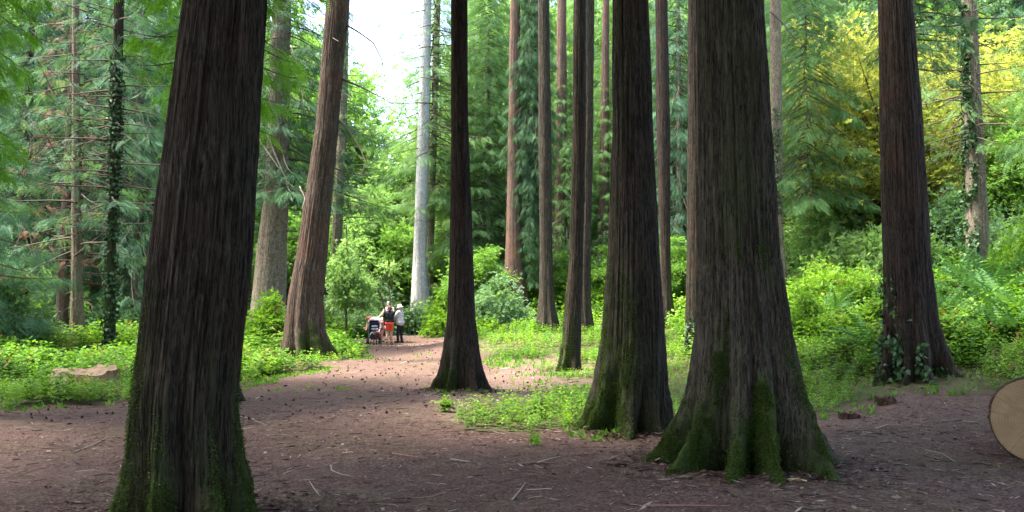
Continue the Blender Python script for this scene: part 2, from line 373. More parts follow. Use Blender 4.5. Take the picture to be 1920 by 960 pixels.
# ------------------------------------------------------------------ crowns
def conifer_mesh(H, z0, Lmax, e0=-.1, droop=.35, per_m=10, dens=11, fl=.55, tpl=FROND, shape='cone', hang=.55, seed=0, bare_in=.2, sweep=.16, dead=0, lat=.3):
    global rng; rng = np.random.default_rng(seed)
    mb = MB(); nb = int((H - z0) * per_m); P, D, Nn, A, Sc = [], [], [], [], []
    for b in range(nb):
        u = (b + rng.uniform(0, 1)) / nb; z = z0 + (H - z0) * u
        L = Lmax * ((1 - u) ** .75 if shape == 'cone' else (1 - abs(u - .45) * 1.1)) * rng.uniform(.6, 1.15) + .3
        az = b * 2.39996 + rng.uniform(-.5, .5); e = e0 + rng.uniform(-.18, .18)
        s = np.linspace(0, 1, 7); dr = droop * rng.uniform(.7, 1.3)
        curve = rng.uniform(-.25, .25)
        rr = L * s; aa = az + curve * s
        pts = np.stack([rr * np.cos(aa), rr * np.sin(aa), z + L * (math.tan(e) * s - dr * s ** 1.7 + sweep * s ** 4)], -1)
        mb.tube(pts, np.linspace(.012 + .009 * L, .004, 7), 4, 0, .4, False)
        n = max(4, int(L * dens * rng.uniform(.7, 1.25)))
        t = bare_in + (1 - bare_in) * rng.uniform(0, 1, n) ** .8
        k = np.clip((t * 6).astype(int), 0, 5); f = t * 6 - k
        base = pts[k] * (1 - f)[:, None] + pts[k + 1] * f[:, None]
        out = np.stack([np.cos(az + curve * t), np.sin(az + curve * t), np.full(n, -.1)], -1)
        side = np.stack([-np.sin(az + curve * t), np.cos(az + curve * t), np.zeros(n)], -1) * np.where(rng.random(n) < .5, -1, 1)[:, None]
        la = rng.uniform(0, 1, n) * (lat * L * (1.1 - t) + .12)
        pos = base + side * la[:, None]; pos[:, 2] -= la * hang * .6
        d = out * rng.uniform(.3, 1, n)[:, None] + side * rng.uniform(.2, 1, n)[:, None]; d[:, 2] -= hang * rng.uniform(.3, 1.5, n)
        no = rdir(n, .3, 1); 
        P.append(pos); D.append(d); Nn.append(no); A.append(np.clip(.45 + .3 * (t - .5) + rng.normal(0, .16, n) + rng.normal(0, .08), 0, 1)); Sc.append(fl * rng.uniform(.6, 1.25, n))
    mb.scatter(tpl, np.vstack(P), np.vstack(D), np.vstack(Nn), np.concatenate(Sc), 1, np.concatenate(A))
    for b in range(dead):
        z = rng.uniform(max(1.5, z0 - 4), z0 + 3); az = rng.uniform(0, 6.28); L = rng.uniform(.6, 1.9)
        s = np.linspace(0, 1, 6); jit = np.cumsum(rng.normal(0, .05, (6, 3)), 0) * L
        pts = np.stack([L * s * math.cos(az), L * s * math.sin(az), z + L * (.15 * s - .45 * s * s)], -1) + jit * s[:, None]
        mb.tube(pts, np.linspace(.016, .004, 6), 4, 0, .4, False)
    V, F, M, A = mb.out(); me = build('crown_source', V, F, [TWIG, LEAF_GREEN], None, M, {'rnd': A}, False)
    d = me.data; bpy.data.objects.remove(me); d.name = 'crown'; return d
def broad_mesh(H, z0, rad, nclump, per, leaf, seed, tpl=SPRAY, squash=.6, trunk_r=.1):
    global rng; rng = np.random.default_rng(seed)
    mb = MB(); P, D, Nn, A, Sc = [], [], [], [], []
    zc = (H + z0) / 2; hz = (H - z0) / 2
    for c in range(nclump):
        v = rdir(1)[0] * rng.uniform(.12, 1.0) ** .5 * rng.uniform(.75, 1.3)
        cc = np.array([v[0] * rad, v[1] * rad, zc + v[2] * hz * .95])
        q = rad * rng.uniform(.12, .38)
        s = np.linspace(0, 1, 6)[:, None]; st = np.array([0, 0, max(z0 * .5, zc - hz * .9 + (cc[2] - zc + hz) * .25)])
        md = (st + cc) / 2 + rng.normal(0, .12 * rad, 3)
        mb.tube((1 - s) ** 2 * st + 2 * s * (1 - s) * md + s * s * cc, np.linspace(.02 + .012 * rad, .006, 6), 4, 0, .4, False)
        n = int(per * rng.uniform(.6, 1.3))
        off = rng.normal(0, 1, (n, 3)); off *= q * .62; off[:, 2] *= squash
        P.append(cc + off); d = off + rng.normal(0, q * .5, (n, 3)); d[:, 2] -= .1 * q; D.append(d)
        no = rdir(n, .35, 1); Nn.append(no); A.append(np.clip(rng.normal(.5, .17, n) + rng.normal(0, .12), 0, 1)); Sc.append(leaf * rng.uniform(.6, 1.3, n))
    mb.scatter(tpl, np.vstack(P), np.vstack(D), np.vstack(Nn), np.concatenate(Sc), 1, np.concatenate(A))
    V, F, M, A = mb.out(); me = build('crown_source', V, F, [TWIG, LEAF_BROAD], None, M, {'rnd': A}, False)
    d = me.data; bpy.data.objects.remove(me); d.name = 'crown'; return d
def add_crown(root, data, leaf, loc=(0, 0, 0), sc=1.0, rz=0.0, twig=None):
    c = bpy.data.objects.new('crown', data); COL.objects.link(c); c.parent = root
    c.location = loc; c.scale = sc if isinstance(sc, tuple) else (sc, sc, sc); c.rotation_euler = (0, 0, rz)
    c.material_slots[1].link = 'OBJECT'; c.material_slots[1].material = leaf
    if twig: c.material_slots[0].link = 'OBJECT'; c.material_slots[0].material = twig
    return c

# ------------------------------------------------------------------ trunks
def trunk_part(root, prof, H, mat, seed, nseg=48, nlev=60, zfine=6.0, lobes=None, groove=.42, hf=.45, rough=.012, moss=.5, mossh=1.0, ridge=.03, top=.25, mossdir=None, extra=None, knots=(), bfreq=17.0):
    """prof: rows (z, cx, cy, r) in the root's local frame, ascending z."""
    r_ = random.Random(seed); prof = np.array(sorted(prof), float)
    zt, last = prof[-1, 0], prof[-1]
    lean = (prof[-1, 1:3] - prof[0, 1:3]) / max(.5, zt - prof[0, 0]) * .6
    rows = [np.array([-.35, *prof[0, 1:3], prof[0, 3] * 1.05])] + list(prof)
    if H > zt + .5:
        for u in (.35, .7, 1.0):
            zz = zt + (H - zt) * u; c = last[1:3] + lean * min(4.0, (zz - zt)) ; rows.append(np.array([zz, c[0], c[1], last[3] * (1 - (1 - top) * u)]))
    T = np.array(rows)
    nz1 = int(nlev * .85)
    z = np.concatenate([np.linspace(-.3, min(zfine, H), nz1), np.linspace(min(zfine, H), H, max(3, nlev - nz1) + 1)[1:]]) if H > zfine else np.linspace(-.3, H, nlev)
    th_ = np.arange(nseg) * 2 * math.pi / nseg
    cx, cy, rr = np.interp(z, T[:, 0], T[:, 1]), np.interp(z, T[:, 0], T[:, 2]), np.interp(z, T[:, 0], T[:, 3])
    ker = np.ones(5) / 5
    if len(z) > 40:
        for arr in (cx, cy, rr): arr[2:-2] = np.convolve(arr, ker, 'valid')
    ZZ, TT = np.meshgrid(z, th_, indexing='ij')
    if lobes is None:
        k = r_.randint(6, 8); lobes = [(math.pi * 2 * q / k + r_.uniform(-.2, .2), r_.uniform(.2, .36)) for q in range(k)] + [(r_.uniform(-.12, .12), .24), (math.pi + r_.uniform(-.12, .12), .24)]
    tw = r_.uniform(-.05, .05)
    Lb = np.zeros_like(TT)
    for a, wd in lobes:
        dd = (TT + tw * ZZ + .06 * vnoise(ZZ * .9, a, 0, seed) - a + math.pi) % (2 * math.pi) - math.pi
        Lb = np.maximum(Lb, np.exp(-(dd / (wd * (.72 + .5 * np.clip(ZZ, 0, 3)))) ** 2))
    zz0 = np.clip(ZZ, 0, None)
    gz = groove * np.exp(-zz0 / hf) + ridge * np.exp(-zz0 / 6)
    rad = rr[:, None] * (1 - gz * (1 - Lb))
    if extra:
        for a, wd, amp, hh in extra:
            dd = (TT - a + math.pi) % (2 * math.pi) - math.pi
            rad = rad + amp * np.exp(-(dd / wd) ** 2) * np.exp(-zz0 / hh)
    rad = rad + (.12 * rr[0] * np.exp(-zz0 / (.09 + .12 * rr[0]))[...] * Lb ** 2)
    for a, z0, wd, hh, am in knots:
        dd = (TT - a + math.pi) % (2 * math.pi) - math.pi; q = (dd / wd) ** 2 + ((ZZ - z0) / hh) ** 2
        rad = rad + am * (np.exp(-q) - 1.7 * np.exp(-q * 5))
    ux, uy = np.cos(TT), np.sin(TT)
    rm = float(np.median(rr))
    fb = bfreq / max(.25, rm * 2)
    b1 = 1 - np.abs(vnoise(ux * rm * fb * 2.1, uy * rm * fb * 2.1, ZZ * .55, seed + 3))
    b2 = 1 - np.abs(vnoise(ux * rm * fb * 4.6, uy * rm * fb * 4.6, ZZ * 1.3, seed + 4))
    b3 = fbm(ux * 1.3, uy * 1.3, ZZ * .5, seed + 5, 3)
    rad = rad + rough * 1.5 * (1.2 * (b1 ** 1.6 - .5) + .6 * (b2 ** 1.6 - .5)) + .035 * rm * b3 + .075 * rr[0] * np.exp(-zz0 / .45) * fbm(ux * rm * 9, uy * rm * 9, ZZ * 5, seed + 6, 3)
    V = np.stack([cx[:, None] + rad * ux, cy[:, None] + rad * uy, ZZ], -1).reshape(-1, 3)
    i = np.arange(len(z) - 1)[:, None] * nseg; j = np.arange(nseg)[None]; j2 = (j + 1) % nseg
    F = np.stack([i + j, i + j2, i + nseg + j2, i + nseg + j], -1).reshape(-1, 4)
    ms = fbm(ux * 2, uy * 2, ZZ * .7, seed + 8, 3)
    mo = moss * (np.exp(-zz0 / mossh) * (.55 + .6 * Lb) + .35 * ms * np.exp(-zz0 / 4))
    if mossdir is not None: mo = mo * (.55 + .6 * np.cos(TT - mossdir)) + .25 * moss * np.clip(np.cos(TT - mossdir), 0, 1) * (ms > 0)
    return build('trunk', V, F, mat, root, None, {'moss': np.clip(mo, 0, 1).ravel()}, True)

def tree_fit(name, base, rows, label, cat, mat, H, seed, d=None, group=None, **kw):
    bx = base[0]
    if d is None: p = ground_hit(*base); d = p[1]
    else: p = at_depth(base[0], base[1], d)
    x = p[0]; root = empty(name, (x, d, th(x, d) - .02)); zb = root.location.z
    prof = []
    for py, l, r in rows:
        a, c = at_depth(l, py, d), at_depth(r, py, d)
        prof.append(((a[2] + c[2]) / 2 - zb, (a[0] + c[0]) / 2 - x, 0.0, (c[0] - a[0]) / 2 * .985))
    prof = [q for q in prof if q[0] > -.05]
    trunk_part(root, prof, H, mat, seed, **kw)
    tag(root, label, cat, group); root['seedd'] = d
    del root['seedd']
    return root

# shared crowns
CR_CANOPY = conifer_mesh(24, 9.5, 5.2, -.05, .22, 9, 13, .75, FROND, 'cone', .4, 11, .1, lat=.45)
CR_HEM1 = conifer_mesh(19, 1.6, 4.0, -.15, .30, 13, 19, .55, FROND_FINE, 'cone', .6, 21, .12, dead=20)
CR_HEM2 = conifer_mesh(19, 3.5, 3.4, -.25, .45, 13, 19, .5, FROND_FINE, 'cone', .9, 22, .1, dead=25)
CR_CED = conifer_mesh(20, 2.5, 4.2, -.05, .42, 11, 22, .5, FROND_FINE, 'cone', 1.0, 23, .15, dead=10, sweep=.3)
CR_COL = conifer_mesh(20, 1.0, 2.0, -.2, .5, 22, 30, .42, FROND_FINE, 'col', .9, 24, .05)
CR_THIN = conifer_mesh(18, 3.0, 2.6, .05, .25, 8, 6, .45, FROND_FINE, 'cone', .5, 25, .4, dead=45)
CR_HIGH = conifer_mesh(22, 6.0, 4.0, -.15, .35, 11, 21, .48, FROND_FINE, 'cone', .8, 26, .12, dead=30)

CR_TOP = conifer_mesh(28, 17.5, 2.6, -.05, .3, 8, 11, .6, FROND, 'cone', .5, 29, .1)

# ------------------------------------------------------------------ the trunks one can tell apart
G_FG = 'big dark trunks standing round the clearing'
tA = tree_fit('conifer_tree', (345, 985), [(985, 205, 478), (960, 220, 468), (900, 234, 460), (840, 243, 449), (760, 250, 443), (640, 264, 452), (480, 284, 471), (240, 318, 483), (0, 352, 497)],
              'huge leaning dark trunk cut off by the bottom edge of the picture at left', 'tree', BARK_DARK, 25, 101, nseg=420, nlev=330, zfine=4.4, hf=.8, groove=.36, rough=.013, moss=.75, mossh=1.0, ridge=.08, extra=[(5.3, .2, .06, .5), (4.2, .22, .05, .6)], knots=[(4.9, 2.6, .09, .07, .02), (4.4, 1.7, .08, .09, .02)])
add_crown(tA, CR_CANOPY, LEAF_GREEN, (.9, 0, 0))
tE = tree_fit('conifer_tree', (1392, 872), [(878, 1208, 1578), (850, 1232, 1560), (800, 1258, 1540), (740, 1284, 1516), (640, 1302, 1490), (480, 1313, 1462), (240, 1316, 1442), (0, 1310, 1428)],
              'massive grey-brown trunk with wide mossy buttress roots, biggest one right of the picture middle', 'tree', BARK_GREY, 26, 102, nseg=460, nlev=330, zfine=5.4, hf=.75, groove=.55, rough=.014, moss=1.0, mossh=.85,
              lobes=[(.05, .30), (.75, .26), (1.5, .3), (2.3, .3), (3.05, .26), (3.7, .22), (4.35, .17), (4.80, .17), (5.45, .28)], mossdir=R(-120), ridge=.06, extra=[(4.80, .11, .16, .22), (4.3, .12, .10, .25), (3.45, .14, .14, .2), (5.6, .16, .08, .3)], knots=[(4.55, 3.05, .10, .07, .025), (4.62, 3.55, .12, .10, .03), (4.66, 3.2, .07, .05, .02), (4.6, 4.2, .08, .06, .02), (5.3, 2.6, .07, .06, .02)])
add_crown(tE, CR_CANOPY, LEAF_GREEN, (0, 0, .5), 1.0, 2.1)
tD = tree_fit('conifer_tree', (1172, 806), [(812, 1078, 1265), (790, 1090, 1260), (740, 1106, 1254), (640, 1128, 1247), (480, 1140, 1236), (240, 1148, 1223), (0, 1149, 1214)],
              'near-black thick trunk with flared roots beside the low grass patch', 'tree', BARK_DARK, 25, 103, nseg=340, nlev=280, zfine=6.2, hf=.6, groove=.5, rough=.011, moss=.85, mossh=.6, mossdir=R(200), ridge=.05)
add_crown(tD, CR_CANOPY, LEAF_GREEN, (0, 0, 2.5), .95, 4.0)
tC = tree_fit('conifer_tree', (862, 733), [(740, 800, 926), (720, 812, 915), (680, 826, 903), (600, 838, 892), (480, 843, 887), (240, 846, 878), (0, 846, 876)],
              'slim dark brown trunk with splayed foot at the right edge of the brown path', 'tree', BARK_RED if False else barkmat('dark reddish bark', (.008, .0055, .0045), (.056, .040, .031), red=(.07, .03, .02), redamt=.3), 24, 104, nseg=220, nlev=240, zfine=7.8, hf=.5, groove=.45, rough=.009, moss=.75, mossh=.35, mossdir=R(200), ridge=.09)
add_crown(tC, CR_CANOPY, LEAF_GREEN, (0, 0, 3.5), .85, 1.0)
tF = tree_fit('conifer_tree', (1720, 706), [(712, 1640, 1796), (690, 1650, 1785), (640, 1655, 1768), (600, 1655, 1757), (480, 1656, 1743), (240, 1652, 1727), (0, 1648, 1706)],
              'dark red-brown trunk with ivy at its foot standing in front of the yellow foliage', 'tree', BARK_RED, 25, 105, nseg=260, nlev=240, zfine=7.6, hf=.7, groove=.4, rough=.012, moss=.3, mossh=.4, ridge=.10)
add_crown(tF, CR_TOP, LEAF_GREEN, (0, 0, 0), 1.0, 3.0)
tB = tree_fit('conifer_tree', (580, 672), [(684, 518, 636), (660, 526, 628), (620, 533, 610), (560, 541, 606), (480, 556, 613), (240, 592, 634), (0, 613, 655)],
              'red-brown fluted trunk leaning right with mossy roots, left of the group of people', 'tree', barkmat('fluted red brown bark', (.018, .012, .009), (.125, .09, .068), red=(.12, .048, .03), redamt=.5), 24, 106, nseg=240, nlev=240, zfine=11.5, hf=.8, groove=.42, rough=.013, moss=.8, mossh=.7, mossdir=R(-60), ridge=.12, d=24.0)  # bark of its own red-brown colour, streaked along the fibres
add_crown(tB, CR_TOP, LEAF_GREEN, (1.3, 0, 0), 1.0, 5.0)
tH = tree_fit('conifer_tree', (1066, 694), [(700, 1040, 1092), (680, 1046, 1090), (640, 1053, 1089), (600, 1057, 1090), (480, 1068, 1093), (240, 1074, 1098), (0, 1075, 1098)],
              'thin dark trunk with green mossy flank and curved foot, left of the near-black thick trunk', 'tree', BARK_DARK, 23, 107, nseg=140, nlev=160, zfine=8.6, hf=.4, groove=.4, rough=.009, moss=.9, mossh=1.2, mossdir=R(200))
add_crown(tH, CR_TOP, LEAF_GREEN, (0, 0, 0), 1.0, .4)
tG = tree_fit('conifer_tree', (1026, 603), [(608, 1002, 1050), (590, 1007, 1044), (560, 1010, 1039), (480, 1012, 1036), (240, 1010, 1033), (0, 1009, 1029)],
              'straight slim brown-grey trunk amid green ground cover, second trunk right of the slim dark one', 'tree', BARK_GREY, 23, 108, d=30.5, nseg=120, nlev=140, zfine=13, hf=.7, groove=.35, rough=.012, moss=.3)
add_crown(tG, CR_TOP, LEAF_GREEN, (0, 0, 0), 1.0, 2.4)
tI = tree_fit('conifer_tree', (1100, 600), [(604, 1088, 1114), (580, 1089, 1108), (480, 1090, 1107), (240, 1095, 1112), (0, 1098, 1114)],
              'slender pale grey-brown trunk showing as a strip just behind the thin mossy trunk', 'tree', BARK_GREY, 23, 109, d=31, nseg=90, nlev=110, zfine=13, hf=.6, moss=.3)
add_crown(tI, CR_TOP, LEAF_GREEN, (0, 0, 0), 1.0, 3.3)
tJ = tree_fit('conifer_tree', (1250, 610), [(614, 1234, 1274), (590, 1237, 1266), (540, 1238, 1259), (480, 1239, 1257), (240, 1231, 1256), (0, 1229, 1251)],
              'slim trunk with green algae sides seen in the gap between the two thickest right-hand trunks', 'tree', BARK_RED, 23, 110, d=29, nseg=110, nlev=130, zfine=13, hf=.6, groove=.4, moss=.85, mossh=2.5, mossdir=R(-10))
add_crown(tJ, CR_TOP, LEAF_GREEN, (0, 0, 0), 1.0, .9)
tK2 = tree_fit('conifer_tree', (1306, 664), [(668, 1280, 1336), (640, 1284, 1332), (480, 1288, 1328), (240, 1290, 1326), (0, 1291, 1324)],
               'dark slim trunk half hidden behind the left edge of the massive grey-brown trunk', 'tree', BARK_DARK, 24, 111, nseg=130, nlev=140, zfine=9, hf=.5, moss=.4)
add_crown(tK2, CR_TOP, LEAF_GREEN, (0, 0, 0), 1.0, 4.4)
tHid = tree_fit('conifer_tree', (404, 752), [(762, 350, 472), (740, 362, 452), (715, 372, 442), (650, 378, 432), (480, 384, 428), (240, 388, 426), (0, 392, 424)],
                'tree hidden behind the huge leaning trunk, one root and bright hanging sprays showing', 'tree', BARK_RED, 20, 112, nseg=160, nlev=140, zfine=6, hf=.4, groove=.4)
CR_LOW = conifer_mesh(19, 4.9, 1.75, .0, .42, 12, 30, .30, FROND, 'col', 1.0, 27, .25, dead=4, sweep=.2)
add_crown(tHid, CR_LOW, LEAF_BRIGHT, (0, 0, 0), 1.0, .3)

# silver and slender trunks at the back of the clearing
tS1 = tree_fit('silver_fir', (788, 568), [(575, 769, 810), (540, 771, 804), (480, 775, 800), (240, 783, 806), (0, 792, 809), ],
               'tall silver-white trunk at the back of the clearing beside the sky gap', 'tree', BARK_SILVER, 30, 121, d=44, nseg=80, nlev=120, zfine=20, hf=1.0, groove=.25, moss=.15)
tS2 = tree_fit('silver_fir', (806, 566), [(572, 797, 820), (480, 800, 813), (240, 808, 820), (0, 814, 826)],
               'slender grey-green trunk right next to the tall silver-white one', 'tree', BARK_BROWN, 28, 122, d=46, nseg=60, nlev=100, zfine=20, hf=.8, moss=.5, mossh=8)
add_crown(tS1, conifer_mesh(30, 9.0, 3.4, -.1, .35, 7, 7, .6, FROND_FINE, 'cone', .6, 28, .35, dead=30), LEAF_GREEN, (.6, 0, 0))
add_crown(tS2, CR_HIGH, LEAF_GREEN, (.5, .3, 2.0), .8, 1.2)
tM = tree_fit('fir_tree', (503, 606), [(612, 466, 538), (560, 472, 536), (480, 482, 538), (360, 497, 541), (0, 512, 545)],
              'stout light brown trunk with hanging dark foliage just left of the leaning red-brown trunk', 'tree', BARK_BROWN, 25, 123, d=31, nseg=140, nlev=140, zfine=13, hf=.6, moss=.3)
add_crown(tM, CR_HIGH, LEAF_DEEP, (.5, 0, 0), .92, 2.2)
tN = tree_fit('fir_tree', (640, 560), [(575, 615, 640), (480, 620, 640), (240, 634, 650), (0, 640, 655)],
              'mossy slim trunk directly right of the leaning red-brown trunk', 'tree', BARK_BROWN, 25, 124, d=42, nseg=60, nlev=80, zfine=16, hf=.6, moss=.8, mossh=9)
add_crown(tN, CR_THIN, LEAF_GREEN, (.2, 0, 3), .8, 1.0)
tN2 = tree_fit('fir_tree', (470, 560), [(560, 461, 474), (420, 463, 475), (0, 470, 484)], 'thin grey trunk squeezed between the huge leaning trunk and the stout light brown one', 'tree', BARK_GREY, 22, 125, d=38, nseg=50, nlev=60, zfine=14)
add_crown(tN2, CR_THIN, LEAF_GREEN, (.2, 0, 5), .8, 3.0)
tO = tree_fit('spruce_tree', (145, 622), [(628, 131, 160), (560, 134, 155), (480, 135, 153), (240, 136, 150), (0, 136, 147)],
              'slim tan trunk with bare side twigs, leftmost pale trunk among blue-green boughs', 'tree', BARK_TAN, 20, 126, d=27, nseg=60, nlev=90, zfine=12, hf=.5, moss=.3)
add_crown(tO, CR_THIN, LEAF_BLUE, (0, 0, 0), 1.0, .2, TWIG)
tP = tree_fit('spruce_tree', (205, 636), [(640, 194, 216), (560, 198, 216), (480, 202, 216), (240, 209, 226), (0, 215, 232)],
              'dark ivy-covered slim trunk a little right of the slim tan trunk', 'tree', BARK_DARK, 20, 127, d=25, nseg=60, nlev=90, zfine=12, hf=.5, moss=.7, mossh=9)
add_crown(tP, CR_THIN, LEAF_BLUE, (0, 0, 1.5), .9, 2.2)
tQ = tree_fit('redwood_tree', (965, 545), [(552, 940, 992), (520, 946, 984), (400, 950, 978), (0, 957, 975)],
              'rusty trunk wrapped in dense dark drooping foliage, behind and right of the slim dark trunk', 'tree', BARK_RUST, 24, 128, d=40, nseg=80, nlev=90, zfine=15, hf=.8)
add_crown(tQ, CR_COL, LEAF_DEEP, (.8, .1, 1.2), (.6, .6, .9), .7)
tQ2 = tree_fit('redwood_tree', (1050, 545), [(552, 1036, 1066), (480, 1039, 1063), (240, 1042, 1062), (0, 1045, 1062)],
               'rusty-pink trunk between the straight slim brown-grey trunk and the thin mossy one', 'tree', BARK_RUST, 24, 129, d=43, nseg=70, nlev=80, zfine=16, hf=.8)
add_crown(tQ2, CR_HIGH, LEAF_GREEN, (.4, .2, -2), .7, 4.2)
tQ3 = tree_fit('redwood_tree', (1130, 532), [(538, 1114, 1148), (480, 1119, 1142), (240, 1126, 1142), (0, 1130, 1142)],
               'rusty dark trunk in the gap left of the near-black thick trunk', 'tree', BARK_RUST, 24, 130, d=43, nseg=70, nlev=80, zfine=16, hf=.8)
add_crown(tQ3, CR_CED, LEAF_GREEN, (.5, .5, 1.5), .6, .2)
tR = tree_fit('spruce_tree', (1460, 500), [(530, 1446, 1476), (430, 1451, 1468), (240, 1446, 1466), (0, 1444, 1463)],
              'orange-tan slim trunk just right of the massive grey-brown one, draped with feathery boughs', 'tree', BARK_TAN, 22, 131, d=30, nseg=60, nlev=80, zfine=12)
add_crown(tR, CR_HEM2, LEAF_GREEN, (1.6, 1.4, 1.2), .8, 1.1)
tT = tree_fit('fir_tree', (1828, 420), [(440, 1812, 1852), (380, 1813, 1849), (240, 1810, 1841), (0, 1803, 1829)],
              'grey ivy-clad trunk on the slope at right beyond the fronds', 'tree', BARK_BROWN, 22, 132, d=26, nseg=70, nlev=90, zfine=11, hf=.6)
add_crown(tT, CR_THIN, LEAF_GREEN, (0, 0, 1.5), .9, 2.0, TWIG)

# ------------------------------------------------------------------ dead limbs and ivy that show against the trunks
def px_branch(name, root, pts, d, r0, r1, mat, dd=0.0, label=None):
    P = np.array([at_depth(px, py, d + dd * k) for k, (px, py) in enumerate(pts)]) - np.array(root.location)
    t = np.linspace(0, len(P) - 1, len(P) * 5); k = np.clip(t.astype(int), 0, len(P) - 2); f = (t - k)[:, None]
    Q = P[k] * (1 - f) + P[k + 1] * f
    Q[1:-1] = (Q[:-2] + 2 * Q[1:-1] + Q[2:]) / 4
    mb = MB(); mb.tube(Q, np.linspace(r0, r1, len(Q)), 6)
    o = mb.build(name, mat, root)
    if label: o['label'] = label
    return o
for pts, r0, mat in [([(648, 46), (672, 60), (700, 80), (716, 112), (722, 150)], .035, TWIG), ([(640, 148), (675, 162), (706, 178), (738, 196)], .04, TWIG),
                     ([(632, 222), (658, 250), (676, 280), (686, 305), (676, 330)], .03, TWIG), ([(612, 30), (618, 52), (622, 70), (636, 78)], .02, TWIG_PALE),
                     ([(630, 165), (648, 176), (660, 184)], .03, TWIG_PALE), ([(562, 350), (572, 372), (566, 392)], .02, TWIG_PALE)]:
    px_branch('dead_branch', tB, pts, 24, r0, r0 * .3, mat, -.15)
for pts in [[(500, 250), (520, 300), (538, 340), (552, 352)], [(486, 262), (505, 290), (525, 318)], [(545, 85), (558, 120), (566, 170), (572, 215)]]:
    px_branch('dead_branch', tM, pts, 29.5, .03, .01, TWIG_PALE, -.1)
for pts in [[(145, 250), (120, 200), (95, 165), (65, 100)], [(146, 330), (110, 300), (85, 250), (60, 240)], [(140, 300), (110, 262), (78, 232)], [(140, 480), (190, 440), (240, 400)], [(150, 332), (200, 328), (250, 345)]]:
    px_branch('dead_branch', tO, pts, 26.8, .03, .008, TWIG, -.15)
for pts in [[(1812, 180), (1780, 190), (1745, 210)], [(1830, 175), (1862, 210), (1905, 232)], [(1812, 260), (1770, 270), (1740, 282)], [(1835, 215), (1860, 260), (1876, 278)], [(1812, 210), (1788, 235), (1770, 262), (1765, 275)], [(1815, 160), (1780, 165), (1735, 190)]]:
    px_branch('dead_branch', tT, pts, 25.8, .025, .007, TWIG, -.2)
px_branch('dead_branch', tR, [(1444, 22), (1470, 45), (1484, 65), (1505, 85)], 29.8, .035, .01, TWIG, -.2)
for k in range(6):
    y = 20 + k * 27
    px_branch('dead_branch', tJ, [(1252, y), (1272, y + 4), (1291, y + 5 + k % 3)], 29, .02, .008, TWIG, -.1)

IVY_LEAF = diamonds([((0, 0, 0), (.6, .3, .08), .5, (0, 0, 1)), ((0, 0, 0), (1, 0, 0), .6, (0, 0, 1)), ((0, 0, 0), (.6, -.3, .08), .5, (0, 0, 1))])
def ivy(tree, boxes, leaf, label, seed, n=600):
    global rng; rng = np.random.default_rng(seed)
    tr = [c for c in tree.children if c.name.startswith('trunk')][0]
    me = tr.data; co = np.empty(len(me.vertices) * 3, np.float32); me.vertices.foreach_get('co', co); co = co.reshape(-1, 3)
    no = np.empty(len(me.vertices) * 3, np.float32); me.vertices.foreach_get('normal', no); no = no.reshape(-1, 3)
    mb = MB()
    for z0, z1, a, wd, nn in boxes:
        ang = np.arctan2(no[:, 1], no[:, 0]); dd = np.abs((ang - a + math.pi) % (2 * math.pi) - math.pi)
        c = np.nonzero((co[:, 2] > z0) & (co[:, 2] < z1) & (dd < wd * (1.15 - .5 * (co[:, 2] - z0) / (z1 - z0))))[0]
        if not len(c): continue
        k = rng.choice(c, nn)
        keep = fbm(co[k, 0] * 5, co[k, 1] * 5, co[k, 2] * 3, seed, 2) > -.25; k = k[keep]
        p = co[k] + no[k] * rng.uniform(.01, .09, len(k))[:, None] + rng.normal(0, .02, (len(k), 3))
        d = rng.normal(0, .6, (len(k), 3)); d[:, 2] -= .7
        mb.scatter(IVY_LEAF, p, d, no[k] + rng.normal(0, .35, (len(k), 3)), leaf * rng.uniform(.6, 1.3, len(k)), 0, rng.uniform(.1, .9, len(k)))
    o = mb.build('ivy', LEAF_IVY, None, False); o.location = tree.location
    tag(o, label, 'ivy', 'ivy climbing on trunks'); return o
ivy(tF, [(0, .7, R(205), 1.0, 650), (.2, 1.8, R(188), .5, 220)], .085, 'dark ivy clump at the foot of the red-brown trunk by the yellow foliage', 5)
ivy(tT, [(-.2, 8.5, R(190), 1.0, 3600)], .11, 'ivy column covering the left side of the grey trunk on the slope', 6)
ivy(tP, [(0, 9, R(-90), 3.2, 3500)], .10, 'ivy wrapped all round the dark slim trunk at left', 8)
ivy(tK2, [(.0, .9, R(250), 1.2, 250)], .08, 'small ivy patch at the foot of the dark slim half-hidden trunk', 9)
ivy(tR, [(2, 7, R(250), .9, 800)], .09, 'thin ivy on the orange-tan slim trunk', 10)

# ------------------------------------------------------------------ trees behind: crowns that fill the picture
CR_BR1 = broad_mesh(13, 2.0, 4.5, 75, 190, .34, 31)
CR_BR2 = broad_mesh(10, -.2, 3.6, 80, 170, .32, 32)
CR_BR3 = broad_mesh(16, 3.0, 5.5, 95, 190, .36, 33)
CR_YEL = broad_mesh(13, .8, 5.6, 85, 230, .22, 34, squash=.35)
trunk_src = {}
def bg_tree(name, px, d, crown, leaf, label, cat='tree', sc=1.0, rz=0.0, bark=BARK_BROWN, r=.22, H=16, dz=0.0, group='trees in the wood behind the clearing', zc=0.0, twig=None):
    p = at_depth(px, 500, d); x = p[0]; root = empty(name, (x, d, th(x, d) - .05 + dz), 0)
    k = (bark.name, r, H)
    if k not in trunk_src:
        t = trunk_part(root, [(0, 0, 0, r * 1.5), (.5, .0, 0, r * 1.1), (2, .02, 0, r), (6, .06, 0, r * .85)], H, bark, len(trunk_src) + 300, nseg=28, nlev=40, zfine=H * .7, moss=.4, mossh=2)
        trunk_src[k] = t.data
    else:
        t = bpy.data.objects.new('trunk', trunk_src[k]); COL.objects.link(t); t.parent = root
    t.rotation_euler = (0, 0, rz); t.scale = (1, 1, min(1.0, sc) if not isinstance(sc, tuple) else sc[2])
    add_crown(root, crown, leaf, (0, 0, zc), sc, rz, twig)
    tag(root, label, cat, group); return root

